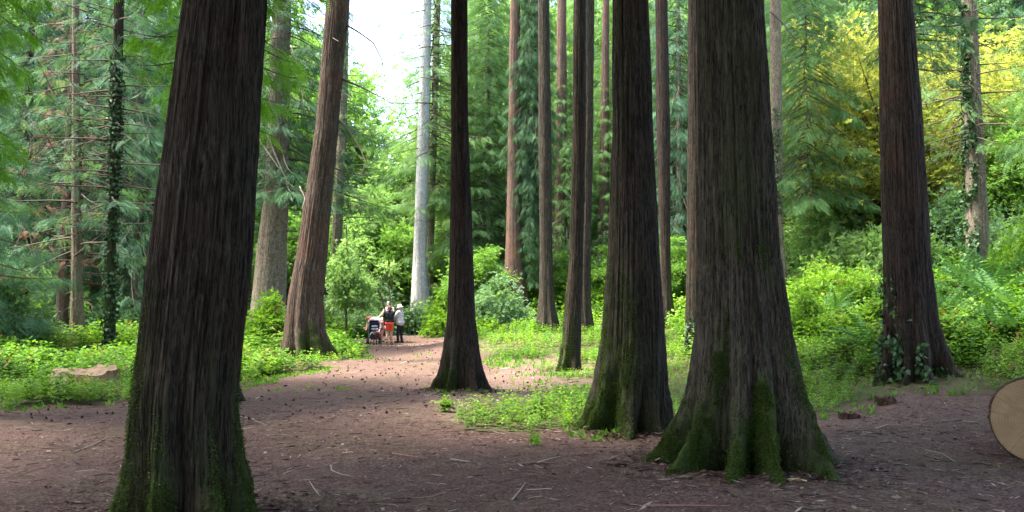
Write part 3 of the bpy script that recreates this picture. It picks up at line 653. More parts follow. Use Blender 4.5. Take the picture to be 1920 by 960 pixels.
# left stand
for a in [
    ('spruce_tree', -190, 23, CR_HEM1, LEAF_BLUE, 'blue-green conifer cut off by the left edge of the picture', .95, .5, BARK_DARK),
    ('spruce_tree', 45, 33, CR_HEM2, LEAF_BLUE, 'drooping blue-green conifer left of the slim tan trunk', 1.05, 2.0, BARK_DARK),
    ('dead_conifer', 118, 31, CR_THIN, LEAF_RUST, 'half-dead conifer with rusty foliage right behind the slim tan trunk', .75, 1.0, BARK_RUST),
    ('spruce_tree', 180, 36, CR_HEM1, LEAF_BLUE, 'feathery blue-green conifer filling the space between the tan and the ivy-covered trunks', 1.1, 3.3, BARK_DARK),
    ('spruce_tree', 258, 33, CR_HEM2, LEAF_BLUE, 'drooping blue-green conifer between the ivy-covered slim trunk and the huge leaning one', 1.0, 4.1, BARK_BROWN),
    ('spruce_tree', 330, 40, CR_HEM1, LEAF_BLUE, 'blue-green conifer mostly hidden behind the huge leaning trunk', 1.1, 5.0, BARK_DARK),
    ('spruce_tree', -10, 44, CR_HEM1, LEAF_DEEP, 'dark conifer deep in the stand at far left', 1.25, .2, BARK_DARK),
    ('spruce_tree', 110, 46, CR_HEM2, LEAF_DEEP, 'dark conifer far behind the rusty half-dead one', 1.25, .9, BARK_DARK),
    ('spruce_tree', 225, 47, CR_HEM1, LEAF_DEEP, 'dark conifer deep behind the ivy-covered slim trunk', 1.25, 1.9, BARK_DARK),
    ('spruce_tree', 415, 48, CR_HEM2, LEAF_GREEN, 'green conifer behind the stout light brown trunk on its left', .9, 2.4, BARK_BROWN),
    # middle
    ('cedar_tree', 900, 50, CR_CED, LEAF_GREEN, 'green cedar right of the silver trunks, behind the slim dark one', 1.05, .3, BARK_BROWN),
    ('cedar_tree', 915, 46, CR_HEM1, LEAF_GREEN, 'feathery green conifer between the slim dark trunk and the rusty wrapped one', 1.05, 1.3, BARK_BROWN),
    ('cedar_tree', 1012, 50, CR_CED, LEAF_GREEN, 'green cedar behind the straight slim brown-grey trunk', 1.1, 2.3, BARK_BROWN),
    ('cedar_tree', 1110, 52, CR_HEM1, LEAF_GREEN, 'green conifer far behind the thin mossy trunk', 1.2, 3.3, BARK_BROWN),
    ('cedar_tree', 1190, 46, CR_HEM1, LEAF_GREEN, 'green conifer behind the near-black thick trunk', 1.1, 4.3, BARK_BROWN),
    ('spruce_tree', 1275, 42, CR_HEM2, LEAF_BLUE, 'pale blue-green conifer in the gap beside the massive grey-brown trunk', 1.1, 5.3, BARK_BROWN),
    ('spruce_tree', 1370, 45, CR_HEM1, LEAF_GREEN, 'green conifer hidden behind the massive grey-brown trunk', 1.1, .8, BARK_BROWN),
    # right
    ('spruce_tree', 1482, 37, CR_HEM1, LEAF_BLUE, 'weeping grey-green conifer right of the orange-tan trunk', .95, 1.7, BARK_BROWN),
    ('spruce_tree', 1590, 52, CR_HEM2, LEAF_BLUE, 'hazy blue-green conifer far behind the yellow foliage', 1.2, 2.7, BARK_BROWN),
    ('spruce_tree', 1900, 46, CR_HEM1, LEAF_BLUE, 'blue-green conifer far beyond the grey ivy-clad trunk', 1.1, 3.7, BARK_BROWN),
    ('cedar_tree', 2140, 22, CR_HEM2, LEAF_GREEN, 'green drooping cedar reaching in from the upper right edge', .9, .6, BARK_BROWN),
]:
    nm, px, d, cr, lf, lb, sc, rz, bk = a
    bg_tree(nm, px, d, cr, lf, lb, 'tree', sc, rz, bk, .2)
bg_tree('cedar_tree', -110, 12.5, CR_LOW, LEAF_BRIGHT, 'bright green cedar sprays hanging in from the upper left edge', 'tree', .72, 1.1, BARK_RED, .25, 16, 0, None)
bg_tree('cedar_tree', 1728, 20, CR_LOW, LEAF_DEEP, 'dark cedar sprays hanging beside the top of the red-brown trunk at right', 'tree', .8, 2.9, BARK_BROWN, .12, 14, 0, None, 1.9)
bg_tree('yellow_tree', 1705, 34, CR_YEL, LEAF_YELLOW, 'golden yellow broadleaf tree behind the red-brown trunk at right', 'tree', (.9, .9, .8), .4, BARK_DARK, .16, 8, 0, None, -.4)
bg_tree('yellow_tree', 1905, 37, CR_YEL, LEAF_YELLOW, 'golden yellow tree glimpsed right of the grey ivy-clad trunk', 'tree', (.75, .75, .75), 2.4, BARK_DARK, .16, 8, 0, None, -.4)
bg_tree('yellow_tree', 1600, 36, CR_YEL, LEAF_YELLOW, 'yellow-green tree hanging low left of the red-brown trunk at right', 'tree', (.7, .7, .75), 3.4, BARK_DARK, .12, 6, 0, None, -.2)
for a in [
    (668, 58, CR_BR2, LEAF_GLADE, 'sunlit light green broadleaf tree low in the sky gap, left half', .95, .2), (742, 62, CR_BR2, LEAF_GLADE, 'sunlit light green broadleaf tree under the sky gap beside the silver trunk', 1.0, 1.2),
    (700, 74, CR_BR1, LEAF_GLADE, 'pale far broadleaf tree rising into the bottom of the sky gap', .95, 2.2), (640, 50, CR_BR2, LEAF_GLADE, 'light green broadleaf tree beside the mossy slim trunk', .85, 3.2),
    (830, 56, CR_BR1, LEAF_GLADE, 'light green broadleaf tree behind the slender grey-green trunk', 1.0, 4.2), (560, 60, CR_BR3, LEAF_BROAD, 'light green broadleaf tree far behind the leaning red-brown trunk', 1.2, .9),
    (470, 58, CR_BR3, LEAF_BROAD, 'light green broadleaf tree far behind the stout light brown trunk', 1.2, 1.9), (960, 62, CR_BR3, LEAF_GLADE, 'light green broadleaf tree far behind the rusty wrapped trunk', 1.3, 2.9),
    (1080, 66, CR_BR3, LEAF_BROAD, 'light green broadleaf tree far behind the rusty-pink trunk', 1.35, 3.9), (1220, 60, CR_BR3, LEAF_GLADE, 'light green broadleaf tree far behind the slim algae-sided trunk', 1.3, 4.9),
    (1340, 62, CR_BR3, LEAF_BROAD, 'light green broadleaf tree far behind the dark slim half-hidden trunk', 1.3, 5.9), (1480, 55, CR_BR3, LEAF_PALE, 'pale misty broadleaf tree far behind the orange-tan trunk', 1.2, .5),
    (1600, 62, CR_BR3, LEAF_PALE, 'pale misty broadleaf tree beyond the weeping grey-green conifer', 1.3, 1.5), (1800, 52, CR_BR3, LEAF_PALE, 'pale broadleaf tree beyond the golden yellow one', 1.15, 2.5),
    (1960, 50, CR_BR3, LEAF_BROAD, 'light green broadleaf tree at the far right edge', 1.2, 3.5), (1935, 30, CR_BR2, LEAF_BROAD, 'fresh green bushy tree on the slope at the right edge', .6, 4.5)]:
    px, d, cr, lf, lb, sc, rz = a
    bg_tree('broadleaf_tree', px, d, cr, lf, lb, 'tree', sc, rz, BARK_BROWN, .15, 7)

for a in [
    (905, 40, CR_BR2, 'young light green tree right behind the slim dark trunk', .4, .4), (1000, 43, CR_BR2, 'young light green tree between the rusty wrapped trunk and the straight slim one', .36, 1.4),
    (1075, 41, CR_BR2, 'young light green tree behind the straight slim and thin mossy trunks', .32, 2.4), (1150, 40, CR_BR2, 'young light green tree left of the near-black thick trunk', .34, 3.4),
    (1265, 36, CR_BR2, 'young light green tree in the gap left of the massive trunk', .32, 4.4), (1500, 39, CR_BR2, 'young light green tree low behind the orange-tan trunk', .7, 5.4),
    (1590, 36, CR_BR2, 'young light green tree under the weeping grey-green conifer', .55, .9), (770, 48, CR_BR2, 'young light green tree left of the silver trunk', .6, 1.9),
    (400, 36, CR_BR2, 'young light green tree hidden low behind the huge leaning trunk', .5, 2.9), (555, 44, CR_BR2, 'young light green tree between stout brown and leaning trunks', .6, 3.9)]:
    px, d, cr, lb, sc, rz = a
    bg_tree('young_tree', px, d, cr, LEAF_BROAD, lb, 'tree', sc, rz, BARK_BROWN, .07, 5)

# the far wood that reads as one mass
rng = np.random.default_rng(77); mb = MB()
n = 52000; ang = rng.uniform(-44, 44, n); dist = rng.uniform(66, 100, n)
x = dist * np.sin(np.radians(ang)); y = dist * np.cos(np.radians(ang)); pxx = 960 + x / y * FPX
top = 26 + 7 * fbm(x * .12, y * .12, 0, 3, 3)
gap = sstep(560, 640, pxx) * sstep(900, 800, pxx)
top = top * (1 - gap) + 8.5 * gap
zz = terrain(x, y, False) + top * rng.uniform(0, 1, n) ** .8
kp = fbm(x * .25, y * .25, zz * .3, 8, 3) > -.25
x, y, zz = x[kp], y[kp], zz[kp]; n = len(x)
hue = np.clip(.5 + .35 * fbm(x * .1, y * .1, 0, 12, 2) + rng.normal(0, .12, n), 0, 1)
d = rdir(n); d[:, 2] -= .2
mb.scatter(SPRAY, np.stack([x, y, zz], -1), d, rdir(n, .2, 1), 1.15 * rng.uniform(.6, 1.3, n), 0, hue)
fw = mb.build('far_wood', LEAF_GLADE, None, False); tag(fw, 'mass of pale green far-off wood behind all the trunks', 'wood', None, 'stuff')

# trees standing just outside the frame (their crowns shade the clearing)
for px, d, lb in [(-900, 7.5, 'trunk standing outside the frame at left'), (3100, 8.5, 'trunk standing outside the frame at right')]:
    pass
for x, y in [(-7.5, 7.0), (9.5, 6.0), (-4.5, -4.0), (4.0, -5.0), (-11, 14.5), (0.5, -9.0)]:
    root = empty('conifer_tree', (x, y, th(x, y) - .03)); k = ('o', 0)
    if k not in trunk_src:
        trunk_src[k] = trunk_part(root, [(0, 0, 0, .75), (.5, 0, 0, .55), (2, .02, 0, .42), (6, .06, 0, .36)], 25, BARK_DARK, 399, nseg=120, nlev=120, zfine=6).data
    else:
        t = bpy.data.objects.new('trunk', trunk_src[k]); COL.objects.link(t); t.parent = root
    add_crown(root, CR_CANOPY, LEAF_GREEN, (0, 0, 0), 1.05, x)
    tag(root, 'dark conifer trunk standing just outside the view round the clearing', 'tree', 'trees just outside the view')

for k, (x, y) in enumerate([(-13, -6), (-8, -11), (-2.5, -13), (4, -12), (9.5, -9), (14, -4), (-16, 2), (16.5, 4), (-1, -18), (8, -16), (-9, -18)]):  # unseen dense conifers, added to block frontal light on the near trunks
    root = empty('spruce_tree', (x, y, th(x, y) - .05)); t = bpy.data.objects.new('trunk', trunk_src[('o', 0)]); COL.objects.link(t); t.parent = root
    t.scale = (.6, .6, .75); add_crown(root, (CR_HEM1, CR_HEM2)[k % 2], LEAF_DEEP, (0, 0, 0), 1.0, k * 1.7)
    tag(root, 'dense conifer of the unseen wood behind the viewer, added to block light', 'tree', 'trees behind the viewer')

# ------------------------------------------------------------------ undergrowth
def undergrowth():
    global rng; rng = np.random.default_rng(5)
    mb = MB()
    for y0, y1, den, s0 in [(8, 16, 110, .8), (16, 24, 75, .85), (24, 34, 38, 1.1), (34, 50, 13, 1.6), (50, 66, 6, 2.4)]:
        xw = .66 * y1 + 3; n = int(den * (y1 - y0) * 2 * xw)
        x = rng.uniform(-xw, xw, n); y = rng.uniform(y0, y1, n)
        k = np.abs(x) < .64 * y + 2.5; x, y = x[k], y[k]
        ba, pa, pt = masks(x, y)
        cl = fbm(x * .55, y * .55, 0, 61, 3)                        # clumps and thin spots
        keep = (~ba) & (cl > -1.6) & ~(pa & (cl < .15))
        x, y, cl = x[keep], y[keep], cl[keep]; n = len(x)
        # distance to the bare ground: low at the edge
        e = np.ones(n)
        for dx, dy in ((0, -.5), (.5, 0), (-.5, 0), (0, -1.0), (.9, -.5), (-.9, -.5)):
            b2, _, _ = masks(x + dx, y + dy); e = e - .13 * b2
        h = (.27 + .34 * np.clip(cl + .4, 0, 1.2)) * (.5 + .5 * e) * rng.uniform(.65, 1.35, n) * s0 ** .6
        lowz = inside(LOWZ, x, y); h = np.where(lowz, h * .5, h)
        h = h * (1 - .6 * np.exp(-(((x - STX) / .9) ** 2 + ((y - STY + .5) / 1.0) ** 2)))
        for tr, rb, am in ((tF, 1.25, .85), (tD, 1.0, .5), (tB, 1.6, .5), (tH, .6, .4)): h = h * (1 - am * np.exp(-(((x - tr.location.x) / rb) ** 2 + ((y - tr.location.y + .6) / (rb * 1.2)) ** 2) ** 2))
        right = sstep(3, 9, x) * sstep(11, 16, y); h = h * (1 + .05 * right)
        z = terrain(x, y) - .05 * h
        up = rng.normal(0, .22, (n, 3)); up[:, 2] = 1
        hue = np.clip(.45 + .28 * fbm(x * .5, y * .5, 0, 71, 3) + rng.normal(0, .19, n), .08, 1); hue = np.where(rng.random(n) < .035, .01, hue)
        pick = rng.integers(0, 3, n); nr = rdir(n, -.2, .2)
        wide = .85 * s0 ** .5
        for q in range(3):
            m = pick == q
            t = (HERBS[q][0] * np.array([1, 1.0 * wide, 1.0 * wide]), HERBS[q][1])
            mb.scatter(t, np.stack([x, y, z], -1)[m], up[m], nr[m], h[m], 0, hue[m])
    o = mb.build('undergrowth', LEAF_HERB, None, False); tag(o, 'bright green nettles and brambles covering the ground under the trees', 'undergrowth', None, 'stuff')
    mb = MB(); n = 60000
    x = rng.uniform(-14, 9, n); y = rng.uniform(9.5, 34, n); ba, pa, pt = masks(x, y)
    near_green = np.zeros(n, bool)
    for dx, dy in ((0, .5), (.5, .2), (-.5, .2)):
        b2, _, _ = masks(x + dx, y + dy); near_green |= ~b2
    cl = fbm(x * .8, y * .8, 0, 81, 3)
    pr = np.where(ba & pt, .9 + cl, np.where(ba & near_green, .2 + cl, np.where(pa, .15 + .5 * cl, np.where(ba, -.3 + .4 * cl, 0))))
    k = rng.random(n) < pr; x, y = x[k], y[k]; n = len(x)
    up = rng.normal(0, .5, (n, 3)); up[:, 2] = 1
    tp = diamonds([((0, 0, 0), (.9, .2, .1), .16, (0, 1, 0)), ((0, 0, 0), (.7, -.4, 0), .2, (0, 1, .3)), ((0, 0, 0), (.6, .1, -.5), .3, (1, 0, 0)), ((.1, 0, 0), (.5, -.1, .5), .3, (1, .2, 0))])
    mb.scatter(tp, np.stack([x, y, terrain(x, y) - .005], -1), up, rdir(n, -.2, .2), rng.uniform(.05, .15, n), 0, np.clip(rng.normal(.5, .2, n), 0, 1))
    o = mb.build('grass', LEAF_GRASS, None, False); tag(o, 'low fresh grass and seedlings spreading over the brown floor', 'grass', None, 'stuff')
undergrowth()

# ------------------------------------------------------------------ ferns, bushes, saplings, seedlings
def fern_mesh(seed, n=15):
    global rng; rng = np.random.default_rng(seed); mb = MB()
    az = np.arange(n) * 2.39996 + rng.uniform(-.3, .3, n); el = rng.uniform(.55, 1.25, n)
    d = np.stack([np.cos(az) * np.cos(el), np.sin(az) * np.cos(el), np.sin(el)], -1)
    no = np.stack([-np.cos(az) * np.sin(el), -np.sin(az) * np.sin(el), np.cos(el)], -1)
    mb.scatter(FERN_TPL, np.zeros((n, 3)), d, no, rng.uniform(.7, 1.15, n), 0, np.clip(rng.normal(.5, .18, n), 0, 1))
    o = mb.build('fern', LEAF_FERN, None, False); d = o.data; bpy.data.objects.remove(o); return d
FD = [fern_mesh(s) for s in (1, 2, 3)]
for k, (px, py, sc, lb) in enumerate([
    (1768, 602, .9, 'fern arching out just right of the red-brown trunk at right'), (1640, 668, .75, 'grey-green fern low in the undergrowth left of the red-brown trunk'),
    (1862, 588, 1.2, 'large dark fern on the slope at right under the grey ivy-clad trunk'), (1905, 560, 1.2, 'tall bright fern at the right edge of the slope'),
    (1830, 560, 1.0, 'fern on the slope left of the large dark one'), (1885, 640, .9, 'fern lowest on the slope near the right edge'),
    (1800, 535, .9, 'fern high on the slope below the ivy column'), (1912, 610, 1.0, 'fern cut by the right edge above the cut log'),
    (1700, 560, .8, 'fern behind the foot of the red-brown trunk at right'), (1560, 600, .8, 'fern deep in the undergrowth right of the massive trunk'),
    (1870, 525, 1.0, 'small far fern near the top of the right slope'), (690, 592, 1.1, 'dark fern behind the bending person'), (930, 560, 1.2, 'fern in the green cover right of the slim dark trunk')]):
    p = ground_hit(px, py); o = bpy.data.objects.new('fern', FD[k % 3]); COL.objects.link(o)
    o.location = (p[0], p[1], th(p[0], p[1]) + .12); o.scale = (sc * 1.2,) * 3; o.rotation_euler = (0, 0, k * 1.3); tag(o, lb, 'fern', 'ferns in the undergrowth')
BU1 = broad_mesh(1.5, -.35, 1.35, 44, 100, .15, 41, squash=.8); BU2 = broad_mesh(2.1, -.5, 1.3, 48, 100, .16, 42, squash=.8)
def bush(px, py, d, sc, leaf, lb, k, data=None):
    p = at_depth(px, py, d); root = empty('bush', (p[0], d, th(p[0], d)))
    add_crown(root, data or (BU1, BU2)[k % 2], leaf, (0, 0, 0), sc, k * 1.1); tag(root, lb, 'bush', 'bushes at the back of the clearing')
for k, a in enumerate([(655, 560, 40, 1.0, LEAF_PALE, 'pale silvery bush left of the group of people'), (715, 560, 42, 1.0, LEAF_PALE, 'pale silvery bush directly behind the group of people'),
    (760, 560, 43, .9, LEAF_PALE, 'pale bush at the foot of the silver trunk'), (655, 500, 46, 1.9, LEAF_GLADE, 'tall glossy green bush right of the leaning red-brown trunk'),
    (720, 500, 52, 1.8, LEAF_GLADE, 'bright green bush far behind the people'), (840, 560, 40, .9, LEAF_HERB, 'low green bush just left of the slim dark trunk'),
    (905, 540, 44, 1.3, LEAF_DEEP, 'dark green bush between the slim dark trunk and the rusty wrapped one'), (940, 575, 34, .9, LEAF_PALE, 'rounded bramble bush left of the straight slim trunk'),
    (1110, 555, 40, 1.0, LEAF_HERB, 'green bramble bush behind the thin mossy trunk'), (500, 590, 28, .75, LEAF_HERB, 'light green sapling bush at the foot of the stout light brown trunk'),
    (1560, 480, 27, .8, LEAF_HERB, 'bright bramble mound right of the massive trunk'), (1510, 530, 20, .5, LEAF_HERB, 'near bramble mound touching the massive trunk on its right'),
    (1620, 500, 24, .6, LEAF_HERB, 'bramble mound between the massive trunk and the red-brown trunk at right'), (1800, 470, 29, 1.1, LEAF_PALE, 'pale leafy bush under the ivy column'),
    (1885, 440, 28, 1.0, LEAF_PALE, 'pale leafy bush on the slope at the right edge'), (1930, 500, 22, .7, LEAF_HERB, 'bright green bush above the cut log'),
    (1605, 445, 31, 1.4, LEAF_GLADE, 'pale leafy bush in the hollow under the yellow-green tree'), (1525, 455, 33, 1.3, LEAF_GLADE, 'pale leafy bush right of the orange-tan trunk foot'), (1695, 440, 29, 1.2, LEAF_GLADE, 'pale leafy bush peeping out behind the red-brown trunk at right'),
    (30, 590, 25, .9, LEAF_PALE, 'bush at the left edge under the blue-green boughs'), (250, 570, 32, 1.0, LEAF_PALE, 'pale bush right of the ivy-covered slim trunk')]):
    bush(*a, k)
def sapling(pts, d, r0, lb, leafy=None):
    p0 = at_depth(*pts[0], d); root = empty('sapling', (p0[0], d, th(p0[0], d)))
    px_branch('stem', root, [(pts[0][0], pts[0][1] + 30)] + pts, d, r0, r0 * .4, TWIG, 0)
    if leafy: add_crown(root, BU2, leafy[0], (0, 0, leafy[1]), leafy[2], 1.0)
    tag(root, lb, 'sapling', 'thin young trees at the back')
sapling([(649, 596), (648, 540), (651, 480), (649, 420)], 36, .07, 'thin dark sapling stem between the leaning red-brown trunk and the people', (LEAF_GLADE, 1.7, (.75, .75, 1.0)))
sapling([(722, 580), (714, 552), (703, 530), (690, 505)], 37, .05, 'bare leaning sapling stem above the people')
sapling([(731, 578), (731, 555), (728, 530), (722, 500)], 37.5, .05, 'bare upright sapling stem just behind the people')
def seedling(px, py, n, s, lb):
    global rng; rng = np.random.default_rng(int(px)); p = ground_hit(px, py); mb = MB()
    q = rng.normal(0, .5, (n, 3)) * s * .14; q[:, 2] = 0; up = rng.normal(0, .55, (n, 3)); up[:, 2] = 1
    for t in range(3): mb.scatter(HERBS[t], q[t::3], up[t::3], rdir(len(q[t::3]), -.2, .2), s * rng.uniform(.7, 1.2, len(q[t::3])), 0, rng.uniform(.4, .9, len(q[t::3])))
    o = mb.build('seedling', LEAF_HERB, None, False); o.location = (p[0], p[1], th(p[0], p[1])); tag(o, lb, 'plant', 'small plants on the bare floor')
seedling(838, 772, 14, .24, 'small leafy plant alone at the path edge before the slim dark trunk')
seedling(1000, 838, 7, .2, 'tiny bright plant on the brown floor before the low grass patch')
seedling(1068, 800, 9, .17, 'leafy plant at the left root of the near-black thick trunk')

# ------------------------------------------------------------------ litter, sticks
def litter():
    global rng; rng = np.random.default_rng(15); mb = MB()
    tp = diamonds([((-.5, 0, 0), (.5, 0, .0), .09, (0, 0, 1))])
    fl = diamonds([((-.5, 0, 0), (.5, .1, .12), .6, (0, 0, 1))])
    for y0, y1, n, s in [(3.5, 8, 42000, .055), (8, 14, 40000, .07), (14, 24, 15000, .12), (24, 38, 6000, .17)]:
        xw = .64 * y1 + 2; x = rng.uniform(-xw, xw, n); y = rng.uniform(y0, y1, n); ba, pa, pt = masks(x, y)
        k = ba & (np.abs(x) < .63 * y + 2) & (rng.random(n) < .35 + .65 * (fbm(x * .9, y * .9, 0, 91, 3) + .35)); x, y = x[k], y[k]; n2 = len(x)
        d = rdir(n2, -.12, .12); no = rdir(n2, .75, 1); z = terrain(x, y) + rng.uniform(.002, .016, n2)
        pl = pa[k]; col = np.clip(rng.beta(1.5, 2.6, n2) + .3 * pl, 0, 1); f = rng.random(n2) < .35
        mb.scatter(tp, np.stack([x, y, z], -1)[~f], d[~f], no[~f], (s * rng.lognormal(0, .55, n2))[~f], 0, col[~f])
        mb.scatter(fl, np.stack([x, y, z], -1)[f], d[f], no[f], (s * .42 * rng.lognormal(0, .4, n2))[f], 0, col[f])
    # drifts of needles gathered against the trunk feet
    for tr, rb, nn in ((tA, .82, 3500), (tE, .95, 4500), (tD, .62, 3000), (tC, .6, 1800), (tF, .7, 1000)):
        a = rng.uniform(0, 2 * math.pi, nn); rr = rb * (.55 + rng.gamma(2.0, .22, nn)); x = tr.location.x + rr * np.cos(a); y = tr.location.y + rr * np.sin(a)
        z = terrain(x, y) + rng.uniform(0, .05, nn) * np.exp(-np.abs(rr / rb - .9) * 2.5); d = rdir(nn, -.25, .25); col = np.clip(rng.beta(1.4, 3.2, nn), 0, 1)
        mb.scatter(tp, np.stack([x, y, z], -1), d, rdir(nn, .5, 1), .07 * rng.lognormal(0, .5, nn), 0, col)
        q = rng.random(nn) < .25; mb.scatter(fl, np.stack([x, y, z], -1)[q], d[q], rdir(int(q.sum()), .6, 1), .04 * rng.lognormal(0, .4, int(q.sum())), 0, col[q])
    # bent twigs
    for q in range(2600):
        y = rng.uniform(3.8, 15); x = rng.uniform(-.62 * y - 1, .62 * y + 1); ba, _, _ = masks(np.array([x]), np.array([y]))
        if not ba[0]: continue
        L = rng.uniform(.04, .16) * (1 + (q % 9 == 0)); a = rng.uniform(0, 6.28); s = np.linspace(-.5, .5, 5)
        cx = x + L * s * math.cos(a) + np.cumsum(rng.normal(0, .02 * L / .2, 5)); cy = y + L * s * math.sin(a) + np.cumsum(rng.normal(0, .02 * L / .2, 5))
        mb.tube(np.stack([cx, cy, terrain(cx, cy) + .006], -1), rng.uniform(.0014, .0034) * (.6 + y / 14), 4, 0, min(1, rng.beta(1.6, 1.8)))
    # fallen cones on the path
    b = np.array([[1, 0, 0], [0, 1, 0], [-1, 0, 0], [0, -1, 0], [0, 0, 1.1], [0, 0, -1.1]]) * np.array([.5, .5, .75])
    bf = np.array([[0, 1, 4, -1], [1, 2, 4, -1], [2, 3, 4, -1], [3, 0, 4, -1], [1, 0, 5, -1], [2, 1, 5, -1], [3, 2, 5, -1], [0, 3, 5, -1]])
    n = 800; y = rng.uniform(12, 40, n); x = rng.uniform(-9, 2, n); ba, _, _ = masks(x, y); k = ba; x, y = x[k], y[k]; n = len(x)
    mb.scatter((b, bf), np.stack([x, y, terrain(x, y) + .02], -1), rdir(n), rdir(n), rng.uniform(.02, .055, n), 0, rng.uniform(.0, .22, n))
    m, t = newmat('fallen needles and twigs'); L = t.links.new
    o = N_(t, 'ShaderNodeOutputMaterial'); bb = N_(t, 'ShaderNodeBsdfPrincipled', i_Roughness=.9); bb.inputs['Specular IOR Level'].default_value = .15
    at = N_(t, 'ShaderNodeAttribute', attribute_name='rnd')
    L(ramp(t, at.outputs['Fac'], [(0, (.018, .010, .008)), (.25, (.06, .033, .026)), (.5, (.11, .07, .055)), (.75, (.19, .14, .11)), (1, (.36, .30, .25))]), bb.inputs['Base Color']); L(bb.outputs[0], o.inputs[0])
    o = mb.build('forest_litter', m, None, False); tag(o, 'needles, twigs, bark flakes and cones strewn over the brown floor', 'litter', None, 'stuff')
litter()
def stick(pts, r, mat, lb, lift=.0):
    P = []
    for px, py in pts:
        p = ground_hit(px, py); P.append([p[0], p[1], th(p[0], p[1]) + r + lift])
    P = np.array(P); t = np.linspace(0, len(P) - 1, len(P) * 4); k = np.clip(t.astype(int), 0, len(P) - 2); f = (t - k)[:, None]
    Q = P[k] * (1 - f) + P[k + 1] * f
    Q[1:-1] = (Q[:-2] + 2 * Q[1:-1] + Q[2:]) / 4
    o0 = Q.mean(0); mb = MB(); mb.tube(Q - o0, np.linspace(r, r * .5, len(Q)), 7); o = mb.build('stick', mat); o.location = o0
    tag(o, lb, 'stick', 'fallen sticks on the bare floor')
TWIG_RED = plain('red brown stick', (.16, .085, .065), .9, .1)
for pts, r, mt, lb in [([(1500, 846), (1530, 868), (1565, 884), (1606, 889)], .007, TWIG_PALE, 'long pale bent twig at the right root of the massive trunk'),
    ([(1478, 907), (1496, 905), (1513, 907)], .012, plain('yellow split wood', (.5, .34, .14)), 'short yellow splinter of wood in front of the massive trunk'),
    ([(960, 938), (975, 922), (985, 908)], .009, TWIG_PALE, 'pale crooked twig low in the middle foreground'), ([(1008, 868), (1030, 860), (1052, 856)], .011, TWIG_PALE, 'pale twig left of the massive trunk, before the low grass'),
    ([(985, 872), (1010, 866), (1040, 868)], .013, TWIG_RED, 'dark red stick lying beside the pale twig before the low grass'), ([(735, 853), (770, 858), (808, 862)], .010, TWIG_RED, 'thin dark stick across the middle of the bare floor'),
    ([(846, 865), (862, 866), (885, 868)], .010, TWIG_PALE, 'straight pale stick right of the middle of the bare floor'), ([(620, 872), (622, 885), (640, 893), (665, 896)], .007, TWIG_PALE, 'curled pale twig right of the huge leaning trunk'),
    ([(135, 850), (170, 838), (205, 820)], .008, TWIG_PALE, 'pale twig left of the huge leaning trunk'), ([(600, 938), (588, 915), (580, 905)], .007, TWIG_PALE, 'short pale twig low right of the huge leaning trunk'),
    ([(1735, 845), (1765, 850), (1795, 866)], .008, TWIG_PALE, 'pale twig left of the cut log'), ([(1640, 805), (1665, 798), (1690, 800)], .01, TWIG_PALE, 'pale stick before the rotten stump'),
    ([(1210, 955), (1290, 950), (1370, 956)], .012, TWIG_RED, 'dark stick along the bottom edge below the massive trunk'), ([(442, 784), (470, 786), (500, 797)], .008, TWIG_PALE, 'pale twig by the root behind the huge leaning trunk')]:
    stick(pts, r, mt, lb)

def tufts(tree, n, seed, thr=.3):
    global rng; rng = np.random.default_rng(seed)
    tr = [c for c in tree.children if c.name.startswith('trunk')][0]; me = tr.data; m = len(me.vertices)
    co = np.empty(m * 3, np.float32); me.vertices.foreach_get('co', co); co = co.reshape(-1, 3); no = np.empty(m * 3, np.float32); me.vertices.foreach_get('normal', no); no = no.reshape(-1, 3)
    mo = np.empty(m, np.float32); me.attributes['moss'].data.foreach_get('value', mo)
    pr = np.clip(mo - thr, 0, 1) * (fbm(co[:, 0] * 7, co[:, 1] * 7, co[:, 2] * 4, seed, 3) > -.35) * (co[:, 2] > -.02) * (co[:, 2] < 2.2); k = rng.choice(m, n, p=pr / pr.sum())
    p = co[k] + rng.normal(0, .008, (n, 3)); d = no[k] + rng.normal(0, .55, (n, 3)); tp = diamonds([((0, 0, 0), (1, .2, 0), .4, (0, 0, 1)), ((0, 0, 0), (.8, -.5, .2), .4, (0, .3, 1)), ((0, 0, 0), (.7, .1, .6), .4, (0, 1, 0))])
    mb = MB(); mb.scatter(tp, p, d, rdir(n), rng.uniform(.007, .017, n), 0, rng.uniform(0, 1, n)); o = mb.build('moss', MOSS, tree, False); o['kind'] = 'stuff'
MOSS = leafmat('moss tufts', [(.1, (.018, .034, .006)), (.5, (.045, .074, .012)), (.9, (.085, .12, .02))], .2)
for q, (tt, nn) in enumerate(((tE, 42000), (tA, 24000), (tD, 24000), (tC, 9000), (tH, 7000), (tB, 9000))): tufts(tt, nn, 60 + q)

